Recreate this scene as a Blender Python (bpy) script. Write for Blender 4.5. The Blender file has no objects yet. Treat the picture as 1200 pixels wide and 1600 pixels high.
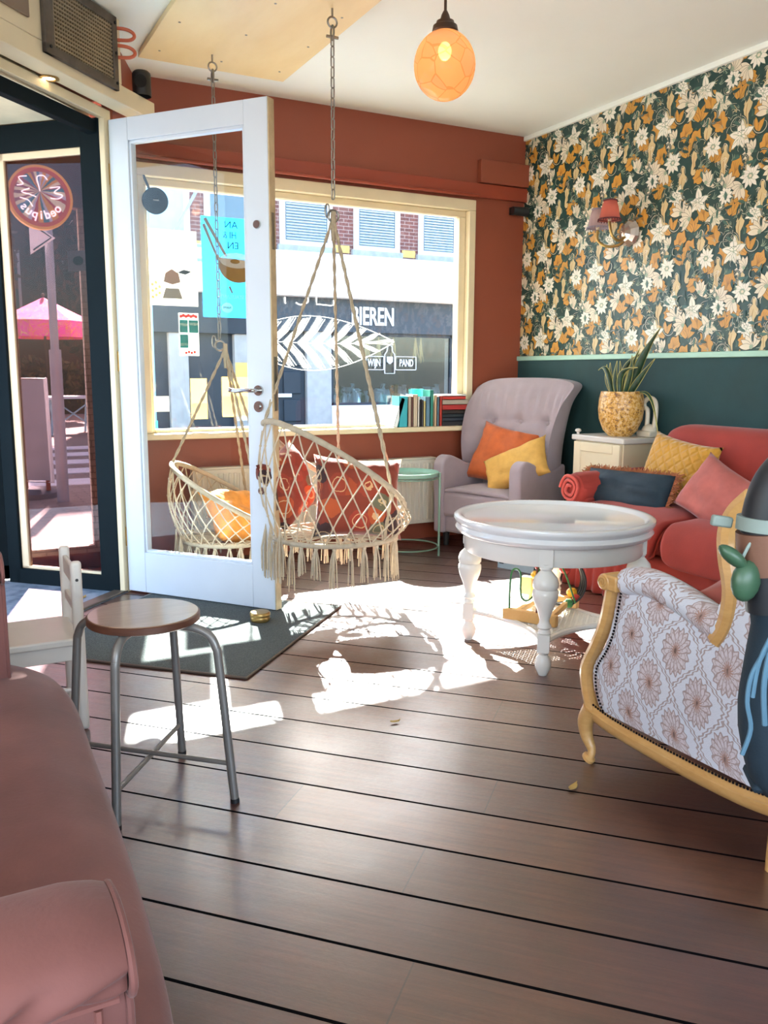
import bpy, bmesh, math, random
from mathutils import Vector, Matrix, noise
random.seed(7)
S = bpy.context.scene
COL = S.collection
PI = math.pi
# ------------------------------------------------------------------ camera
cam_d = bpy.data.cameras.new('camera'); cam = bpy.data.objects.new('camera', cam_d); COL.objects.link(cam)
cam_d.sensor_fit = 'VERTICAL'; cam_d.sensor_height = 36.0
cam_d.lens = 36.0 * 1330.0 / 1600.0
cam_d.clip_start = 0.02; cam_d.clip_end = 300
YAW, PIT, ROL = math.radians(27.6), math.radians(-9.3), math.radians(0.25)
F = Vector((math.sin(YAW)*math.cos(PIT), math.cos(YAW)*math.cos(PIT), math.sin(PIT)))
Rv = Vector((math.cos(YAW), -math.sin(YAW), 0)); Uv = Rv.cross(F)
R2 = Rv*math.cos(ROL) + Uv*math.sin(ROL); U2 = -Rv*math.sin(ROL) + Uv*math.cos(ROL)
mw = Matrix((R2, U2, -F)).transposed().to_4x4(); mw.translation = Vector((0, 0, 1.15))
cam.matrix_world = mw
S.camera = cam
# ------------------------------------------------------------------ world, sun, exposure
SUN_EL, SUN_AZ = math.radians(39), math.radians(15)     # the sun stands behind the window wall, a little to the right
W = bpy.data.worlds.new('world'); S.world = W; W.use_nodes = True
wn = W.node_tree; wn.nodes.clear()
sky = wn.nodes.new('ShaderNodeTexSky'); sky.sky_type = 'NISHITA'; sky.sun_disc = False
sky.sun_elevation = SUN_EL; sky.sun_rotation = SUN_AZ; sky.air_density = 1.0; sky.dust_density = 2.0
bg = wn.nodes.new('ShaderNodeBackground'); bg.inputs['Strength'].default_value = 1.3
wo = wn.nodes.new('ShaderNodeOutputWorld')
wn.links.new(sky.outputs[0], bg.inputs[0]); wn.links.new(bg.outputs[0], wo.inputs[0])
def lamp(name, kind, loc, energy, color=(1, 1, 1), size=None, direction=None, angle=None, sy=None):
    d = bpy.data.lights.new(name, kind); d.energy = energy; d.color = color
    if kind == 'AREA':
        d.shape = 'RECTANGLE'; d.size = size; d.size_y = sy or size
    elif kind == 'SUN':
        d.angle = angle
    elif size: d.shadow_soft_size = size
    o = bpy.data.objects.new(name, d); COL.objects.link(o); o.location = loc
    if direction is not None:
        o.rotation_euler = Vector(direction).to_track_quat('-Z', 'Y').to_euler()
    return o
sd = Vector((-math.sin(SUN_AZ)*math.cos(SUN_EL), -math.cos(SUN_AZ)*math.cos(SUN_EL), -math.sin(SUN_EL)))
lamp('sun', 'SUN', (3, 20, 18), 120.0, (1.0, 0.95, 0.88), direction=sd, angle=math.radians(0.9))
# added fill lights behind and left of the camera, at unseen wall openings
lamp('rear_fill_light', 'AREA', (0.8, -2.38, 1.55), 78, (0.97, 0.98, 1.0), 3.6, (0.12, 1, 0.22), sy=1.7)
lamp('side_fill_light', 'AREA', (-2.08, -0.4, 1.55), 55, (0.97, 0.98, 1.0), 2.6, (1, 0.25, 0.2), sy=1.7)
S.view_settings.view_transform = 'Standard'; S.view_settings.look = 'None'
S.view_settings.exposure = 0.15; S.view_settings.gamma = 1.0; S.view_settings.use_curve_mapping = False
if hasattr(S, 'cycles'):
    S.cycles.max_bounces = 8; S.cycles.transparent_max_bounces = 24; S.cycles.sample_clamp_indirect = 6
    S.cycles.use_denoising = True

# ================================================================== materials
def lin(c): return tuple((x/12.92 if x <= .04045 else ((x+.055)/1.055)**2.4) for x in c)
def hexc(h): return lin(tuple(int(h[i:i+2], 16)/255 for i in (0, 2, 4)))
class NT:
    def __init__(s, name):
        s.m = bpy.data.materials.new(name); s.m.use_nodes = True; s.t = s.m.node_tree; s.t.nodes.clear()
        s.out = s.t.nodes.new('ShaderNodeOutputMaterial')
    def n(s, kind, **kw):
        nd = s.t.nodes.new('ShaderNode'+kind)
        for k, v in kw.items(): setattr(nd, k, v)
        return nd
    def l(s, a, b): s.t.links.new(a, b)
    def put(s, sock, v):
        if hasattr(v, 'is_output'): s.l(v, sock)
        else: sock.default_value = v
    def math(s, op, a, b=None, c=None):
        nd = s.n('Math', operation=op); s.put(nd.inputs[0], a)
        if b is not None: s.put(nd.inputs[1], b)
        if c is not None: s.put(nd.inputs[2], c)
        return nd.outputs[0]
    def coord(s, scale=(1, 1, 1), rot=(0, 0, 0)):
        tc = s.n('TexCoord'); mp = s.n('Mapping'); s.l(tc.outputs['Object'], mp.inputs[0])
        mp.inputs['Scale'].default_value = scale; mp.inputs['Rotation'].default_value = rot
        return mp.outputs[0]
    def noise(s, vec, scale, detail=4, rough=.55, dist=0):
        nd = s.n('TexNoise'); s.l(vec, nd.inputs['Vector']); nd.inputs['Scale'].default_value = scale
        nd.inputs['Detail'].default_value = detail; nd.inputs['Roughness'].default_value = rough
        nd.inputs['Distortion'].default_value = dist
        return nd.outputs[0]
    def ramp(s, fac, stops, interp='LINEAR'):
        nd = s.n('ValToRGB'); s.l(fac, nd.inputs[0]); cr = nd.color_ramp; cr.interpolation = interp
        while len(cr.elements) < len(stops): cr.elements.new(.5)
        for e, (p, c) in zip(cr.elements, stops):
            e.position = p; e.color = (*c, 1) if len(c) == 3 else c
        return nd.outputs[0]
    def mix(s, fac, a, b, mode='MIX'):
        nd = s.n('MixRGB', blend_type=mode)
        s.put(nd.inputs[0], fac)
        for k, v in ((1, a), (2, b)):
            if hasattr(v, 'is_output'): s.l(v, nd.inputs[k])
            else: nd.inputs[k].default_value = (*v, 1)
        return nd.outputs[0]
    def bump(s, h, strength=.3, dist=.01):
        nd = s.n('Bump'); s.l(h, nd.inputs['Height']); nd.inputs['Strength'].default_value = strength
        nd.inputs['Distance'].default_value = dist
        return nd.outputs[0]
    def bsdf(s, color, rough=.6, metal=0, normal=None, sheen=0, spec=None, coat=0, emis=None, estr=0, crough=.05):
        b = s.n('BsdfPrincipled')
        if hasattr(color, 'is_output'): s.l(color, b.inputs['Base Color'])
        else: b.inputs['Base Color'].default_value = (*color, 1)
        s.put(b.inputs['Roughness'], rough); b.inputs['Metallic'].default_value = metal
        if normal is not None: s.l(normal, b.inputs['Normal'])
        if sheen: b.inputs['Sheen Weight'].default_value = sheen; b.inputs['Sheen Roughness'].default_value = .4
        if spec is not None: b.inputs['Specular IOR Level'].default_value = spec
        if coat: b.inputs['Coat Weight'].default_value = coat; b.inputs['Coat Roughness'].default_value = crough
        if emis is not None:
            b.inputs['Emission Color'].default_value = (*emis, 1); b.inputs['Emission Strength'].default_value = estr
        s.l(b.outputs[0], s.out.inputs[0])
        return b
def M(name, col, rough=.6, metal=0, var=.08, vscale=6, bump=0, bscale=60, sheen=0, spec=None, coat=0, emis=None, estr=0):
    """paint, fabric, wood or metal: a base colour with slight real unevenness and a fine relief"""
    t = NT(name); c = hexc(col) if isinstance(col, str) else col
    v = t.coord()
    nz = t.noise(v, vscale, 5)
    dark = tuple(x*(1-var*1.6) for x in c); light = tuple(min(1, x*(1+var*1.4)) for x in c)
    cc = t.ramp(nz, [(.25, dark), (.75, light)])
    nrm = None
    if bump: nrm = t.bump(t.noise(v, bscale, 4), bump, .004)
    t.bsdf(cc, rough, metal, nrm, sheen, spec, coat, emis, estr)
    return t.m
def glass_mat(name, tint=(1, 1, 1), refl=.06, rough=.0, body=0, bodycol=(1, 1, 1)):
    t = NT(name)
    tr = t.n('BsdfTransparent'); tr.inputs[0].default_value = (*tint, 1)
    gl = t.n('BsdfGlossy'); gl.inputs['Roughness'].default_value = rough
    fr = t.n('Fresnel'); fr.inputs[0].default_value = 1.45
    fac = t.math('MULTIPLY', fr.outputs[0], refl/.04)
    fac = t.math('MINIMUM', fac, .9)
    mx = t.n('MixShader'); t.l(fac, mx.inputs[0]); t.l(tr.outputs[0], mx.inputs[1]); t.l(gl.outputs[0], mx.inputs[2])
    last = mx.outputs[0]
    if body:
        df = t.n('BsdfDiffuse'); df.inputs[0].default_value = (*bodycol, 1)
        m2 = t.n('MixShader'); m2.inputs[0].default_value = body; t.l(last, m2.inputs[1]); t.l(df.outputs[0], m2.inputs[2]); last = m2.outputs[0]
    t.l(last, t.out.inputs[0])
    return t.m
def wood(name, c1, c2, scale=(1, 1, 8), rough=.45, gs=6, coat=0):
    t = NT(name); v = t.coord(scale)
    a = t.noise(v, gs, 6, .6, .6); b = t.noise(v, gs*5, 4)
    col = t.ramp(a, [(.3, hexc(c1)), (.7, hexc(c2))])
    col = t.mix(.25, col, t.ramp(b, [(.3, hexc(c1)), (.7, hexc(c2))]))
    t.bsdf(col, rough, 0, t.bump(b, .15, .003), coat=coat); return t.m

def floor_material():
    t = NT('plank_floor'); tc = t.n('TexCoord'); sx = t.n('SeparateXYZ'); t.l(tc.outputs['Object'], sx.inputs[0])
    a = math.radians(44); ca, sa = math.cos(a), math.sin(a)
    n = t.math('ADD', t.math('MULTIPLY', sx.outputs[0], ca), t.math('MULTIPLY', sx.outputs[1], sa))
    m = t.math('ADD', t.math('MULTIPLY', sx.outputs[0], -sa), t.math('MULTIPLY', sx.outputs[1], ca))
    row = t.math('DIVIDE', t.math('SUBTRACT', n, 1.262 - .2015*30), .2015)
    ri = t.math('FLOOR', row); rf = t.math('FRACT', row)
    wn1 = t.n('TexWhiteNoise', noise_dimensions='1D'); t.l(ri, wn1.inputs['W'])
    ms = t.math('DIVIDE', t.math('ADD', m, t.math('MULTIPLY', wn1.outputs[0], 9.0)), 2.1)
    ci = t.math('FLOOR', ms); cf = t.math('FRACT', ms)
    cmb = t.n('CombineXYZ'); t.l(ri, cmb.inputs[0]); t.l(ci, cmb.inputs[1])
    wn2 = t.n('TexWhiteNoise', noise_dimensions='2D'); t.l(cmb.outputs[0], wn2.inputs['Vector'])
    edge = t.math('MINIMUM', rf, t.math('SUBTRACT', 1.0, rf))
    seam = t.math("LESS_THAN", edge, .021)
    joint = t.math('LESS_THAN', t.math('MINIMUM', cf, t.math('SUBTRACT', 1.0, cf)), .0009)
    gc = t.n('CombineXYZ'); t.l(t.math('MULTIPLY', m, 1.6), gc.inputs[0]); t.l(t.math('MULTIPLY', n, 26.0), gc.inputs[1]); t.l(wn2.outputs[0], gc.inputs[2])
    grain = t.noise(gc.outputs[0], 2.2, 7, .65, .4)
    cloud = t.noise(tc.outputs['Object'], 5, 6, .7)
    fine = t.noise(tc.outputs['Object'], 70, 3, .7)
    base = t.ramp(wn2.outputs[0], [(0, hexc('432519')), (.3, hexc('52301f')), (.6, hexc('4b2922')), (.85, hexc("593424")), (1, hexc("654a34"))])
    g = t.ramp(grain, [(.3, (.62, .6, .6)), (.7, (1.25, 1.2, 1.15))])
    col = t.mix(1, base, g, 'MULTIPLY')
    col = t.mix(.5, col, t.ramp(cloud, [(.36, (.55, .56, .60)), (.66, (1.5, 1.45, 1.42))]), 'MULTIPLY')
    # worn pale scratches
    col = t.mix(t.math('MULTIPLY', joint, .6), col, (.01, .008, .008))
    col = t.mix(seam, col, (.004, .004, .005))
    rough = t.math('ADD', .10, t.math('MULTIPLY', cloud, .46))
    rough = t.math('ADD', rough, t.math('MULTIPLY', fine, .16))
    rough = t.math('ADD', rough, t.math('MULTIPLY', seam, .5))
    h = t.math('SUBTRACT', t.math('MULTIPLY', t.math('ADD', grain, fine), .35), t.math('MULTIPLY', seam, 3.0))
    b = t.bsdf(col, rough, 0, t.bump(h, .5, .003), spec=1.0, coat=.9)
    b.inputs['Coat Roughness'].default_value = .27
    t.l(t.math('SUBTRACT', 1.0, seam), b.inputs['Specular IOR Level'])
    t.l(t.math('MULTIPLY', t.math('SUBTRACT', 1.0, seam), .75), b.inputs['Coat Weight'])
    return t.m

def damask_material():
    t = NT('damask_fabric'); tc = t.n('TexCoord'); sx = t.n('SeparateXYZ'); t.l(tc.outputs['Object'], sx.inputs[0])
    wob = t.math('MULTIPLY', t.math('SUBTRACT', t.noise(tc.outputs['Object'], 30, 3), .5), .012)
    p = t.math('ADD', t.math('ADD', sx.outputs[1], t.math('MULTIPLY', sx.outputs[0], 1.0)), wob)
    q = t.math('ADD', t.math('ADD', sx.outputs[2], t.math('MULTIPLY', sx.outputs[0], .35)), wob)
    A, B = .165, .225
    u = t.math('DIVIDE', p, A); v = t.math('DIVIDE', q, B)
    cs = t.math('MULTIPLY', t.math('COSINE', t.math('MULTIPLY', v, 2*PI)), .25)
    jag = t.math('MULTIPLY', t.math('SINE', t.math('MULTIPLY', v, 2*PI*14)), .016)
    def dist(e):
        f = t.math('FRACT', e); return t.math('MINIMUM', f, t.math('SUBTRACT', 1.0, f))
    d1 = dist(t.math('ADD', t.math('SUBTRACT', u, cs), jag)); d2 = dist(t.math('ADD', t.math('ADD', t.math('ADD', u, cs), .5), jag))
    dl = t.math('MINIMUM', d1, d2)
    line = t.math('MULTIPLY', t.math('LESS_THAN', dl, .05), t.math('GREATER_THAN', dl, .018))
    def med(u0, v0):
        du = t.math('MULTIPLY', t.math('SUBTRACT', t.math('FRACT', t.math('ADD', u, u0)), .5), A)
        dv = t.math('MULTIPLY', t.math('SUBTRACT', t.math('FRACT', t.math('ADD', v, v0)), .5), B*.68)
        r = t.math('SQRT', t.math('ADD', t.math('MULTIPLY', du, du), t.math('MULTIPLY', dv, dv)))
        an = t.math('ARCTAN2', dv, du)
        pet = t.math('MULTIPLY', t.math('COSINE', t.math('MULTIPLY', an, 16)), .0035)
        rr = t.math('ADD', r, pet)
        body = t.math('LESS_THAN', rr, .042)
        ray = t.math('MULTIPLY', body, t.math('GREATER_THAN', t.math('ABSOLUTE', t.math('SINE', t.math('ADD', t.math('MULTIPLY', an, 8), t.math('MULTIPLY', r, 60)))), .93))
        rings = t.math('MULTIPLY', body, t.math('GREATER_THAN', t.math('SINE', t.math('MULTIPLY', rr, 430)), .8))
        rim = t.math('MULTIPLY', t.math('LESS_THAN', rr, .0435), t.math('GREATER_THAN', rr, .040))
        core = t.math('LESS_THAN', rr, .013)
        return body, t.math('MAXIMUM', t.math('MAXIMUM', ray, rim), t.math('MULTIPLY', rings, .7)), core
    b1, l1, c1 = med(.25, 0.0); b2, l2, c2 = med(.75, .5)
    body = t.math('MAXIMUM', b1, b2); lines = t.math('MAXIMUM', t.math('MAXIMUM', l1, l2), line); core = t.math('MAXIMUM', c1, c2)
    col = t.mix(body, hexc('d6d9e2'), hexc('d2c8cc'))
    col = t.mix(t.math('MULTIPLY', lines, .75), col, hexc('9b8078'))
    col = t.mix(t.math('MULTIPLY', core, .7), col, hexc('a8765c'))
    fine = t.noise(tc.outputs['Object'], 500, 2)
    h = t.math('ADD', t.math('MULTIPLY', lines, -1.0), t.math('ADD', t.math('MULTIPLY', body, .5), t.math('MULTIPLY', fine, .3)))
    t.bsdf(col, .85, 0, t.bump(h, 1.0, .006), sheen=.15)
    return t.m

def brick_material(name, c1, c2, mortar, sc=1, rot=(PI/2, 0, 0)):
    t = NT(name); v = t.coord((1, 1, 1), rot)
    b = t.n('TexBrick'); t.l(v, b.inputs['Vector']); b.inputs['Scale'].default_value = sc
    b.inputs['Color1'].default_value = (*hexc(c1), 1); b.inputs['Color2'].default_value = (*hexc(c2), 1); b.inputs['Mortar'].default_value = (*hexc(mortar), 1)
    b.inputs['Brick Width'].default_value = .24; b.inputs['Row Height'].default_value = .08; b.inputs['Mortar Size'].default_value = .008
    t.bsdf(b.outputs[0], .85, 0, t.bump(b.outputs[1], -.3, .01)); return t.m

def flower_cushion():
    t = NT('floral_cushion_fabric'); v = t.coord()
    vo = t.n('TexVoronoi'); t.l(v, vo.inputs['Vector']); vo.inputs['Scale'].default_value = 9
    nz = t.noise(v, 22, 5)
    d = t.math('ADD', vo.outputs['Distance'], t.math('MULTIPLY', nz, .25))
    sep = t.n('SeparateColor'); t.l(vo.outputs['Color'], sep.inputs[0])
    col = t.ramp(sep.outputs[0], [(0, hexc('84301d')), (.3, hexc('913c1d')), (.42, hexc('331c20')), (.62, hexc('9c4520')), (.8, hexc('5e5c48')), (.9, hexc('8e3020'))], 'CONSTANT')
    col = t.mix(t.math('GREATER_THAN', d, .62), col, hexc('742c1b'))
    col = t.mix(t.math('MULTIPLY', t.math('LESS_THAN', t.math('ABSOLUTE', t.math('SUBTRACT', d, .42)), .02), .6), col, hexc('d9b98a'))
    t.bsdf(col, .85, 0, t.bump(t.noise(v, 60, 3), .3, .004), sheen=.2); return t.m

def quilt_material(name, c):
    t = NT(name); tc = t.n('TexCoord'); sx = t.n('SeparateXYZ'); t.l(tc.outputs['Object'], sx.inputs[0])
    a = t.math('ADD', sx.outputs[0], sx.outputs[2]); b = t.math('SUBTRACT', sx.outputs[0], sx.outputs[2])
    def d(e):
        f = t.math('FRACT', t.math('MULTIPLY', e, 15)); return t.math('MINIMUM', f, t.math('SUBTRACT', 1.0, f))
    m = t.math('MINIMUM', d(a), d(b)); h = t.math('MINIMUM', m, .25)
    col = t.ramp(t.noise(tc.outputs['Object'], 40, 4), [(.3, tuple(x*.85 for x in hexc(c))), (.7, hexc(c))])
    t.bsdf(col, .7, 0, t.bump(h, 1.0, .02), sheen=.3); return t.m
def sign_material():
    t = NT('lit_sign_face'); tc = t.n('TexCoord'); sx = t.n('SeparateXYZ'); t.l(tc.outputs['Object'], sx.inputs[0])
    an = t.math('ARCTAN2', t.math('SUBTRACT', sx.outputs[2], .03), sx.outputs[0])
    nz = t.noise(tc.outputs['Object'], 9, 3)
    w = t.n('TexWhiteNoise', noise_dimensions='1D'); t.l(t.math('FLOOR', t.math('MULTIPLY', t.math('ADD', an, t.math('MULTIPLY', nz, .5)), 6.2)), w.inputs['W'])
    col = t.ramp(w.outputs[0], [(0, hexc('e8e3c4')), (.16, hexc('b9404a')), (.32, hexc('6c8fae')), (.45, hexc('e0a040')), (.58, hexc('c8c4d6')), (.72, hexc('9d5a6a')), (.84, hexc('4c7d8a')), (1, hexc('d7623c'))], 'CONSTANT')
    r = t.math('SQRT', t.math('ADD', t.math('MULTIPLY', sx.outputs[0], sx.outputs[0]), t.math('MULTIPLY', sx.outputs[2], sx.outputs[2])))
    col = t.mix(t.math('GREATER_THAN', r, .128), col, hexc('c8553c'))
    b = t.bsdf(col, .3); t.l(col, b.inputs['Emission Color']); b.inputs['Emission Strength'].default_value = 2.4
    return t.m
def speckle(name, c1, c2, c3, sc=55, rough=.6):
    t = NT(name); v = t.coord(); nz = t.noise(v, sc, 4, .7)
    col = t.ramp(nz, [(.38, hexc(c1)), (.48, hexc(c2)), (.6, hexc(c3))]); t.bsdf(col, rough, 0, t.bump(nz, .3, .003)); return t.m
def umbrella_material():
    t = NT('pink_printed_canvas'); v = t.coord(); nz = t.noise(v, 2.6, 2, .5, 2.5)
    col = t.ramp(nz, [(.44, hexc('ff2fb4')), (.46, hexc('f5a13a')), (.49, hexc('f5a13a')), (.51, hexc('ff2fb4')), (.58, hexc('ff2fb4')), (.59, hexc('ffe07a')), (.62, hexc('ff2fb4'))], 'CONSTANT')
    t.bsdf(col, .8); return t.m
def crackle_glass():
    t = NT('amber_crackle_glass'); v = t.coord()
    vo = t.n('TexVoronoi', feature='DISTANCE_TO_EDGE'); t.l(v, vo.inputs['Vector']); vo.inputs['Scale'].default_value = 11
    ed = t.math('LESS_THAN', vo.outputs[0], t.math('MULTIPLY', t.noise(v, 20, 2), .05))
    vc = t.n('TexVoronoi'); t.l(v, vc.inputs['Vector']); vc.inputs['Scale'].default_value = 11
    col = t.mix(t.math('MULTIPLY', ed, .45), t.mix(.2, hexc('dfab72'), t.mix(.5, hexc('ecc49c'), vc.outputs['Color'], 'MULTIPLY')), hexc('b87838'))
    tr = t.n('BsdfTransparent'); t.l(col, tr.inputs[0])
    df = t.n('BsdfTranslucent'); t.l(col, df.inputs[0])
    d2 = t.n('BsdfPrincipled'); t.l(col, d2.inputs['Base Color']); d2.inputs['Roughness'].default_value = .15
    bp = t.bump(vo.outputs[0], .8, .02); t.l(bp, d2.inputs['Normal'])
    a = t.n('MixShader'); a.inputs[0].default_value = .5; t.l(tr.outputs[0], a.inputs[1]); t.l(df.outputs[0], a.inputs[2])
    b = t.n('MixShader'); b.inputs[0].default_value = .3; t.l(a.outputs[0], b.inputs[1]); t.l(d2.outputs[0], b.inputs[2])
    t.l(b.outputs[0], t.out.inputs[0]); return t.m
def shade_mat(name, c):
    t = NT(name); c = hexc(c)
    a = t.n('BsdfTranslucent'); a.inputs[0].default_value = (*c, 1)
    b = t.n('BsdfDiffuse'); b.inputs[0].default_value = (*c, 1)
    mx = t.n('MixShader'); mx.inputs[0].default_value = .45; t.l(a.outputs[0], mx.inputs[1]); t.l(b.outputs[0], mx.inputs[2]); t.l(mx.outputs[0], t.out.inputs[0]); return t.m

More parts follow.
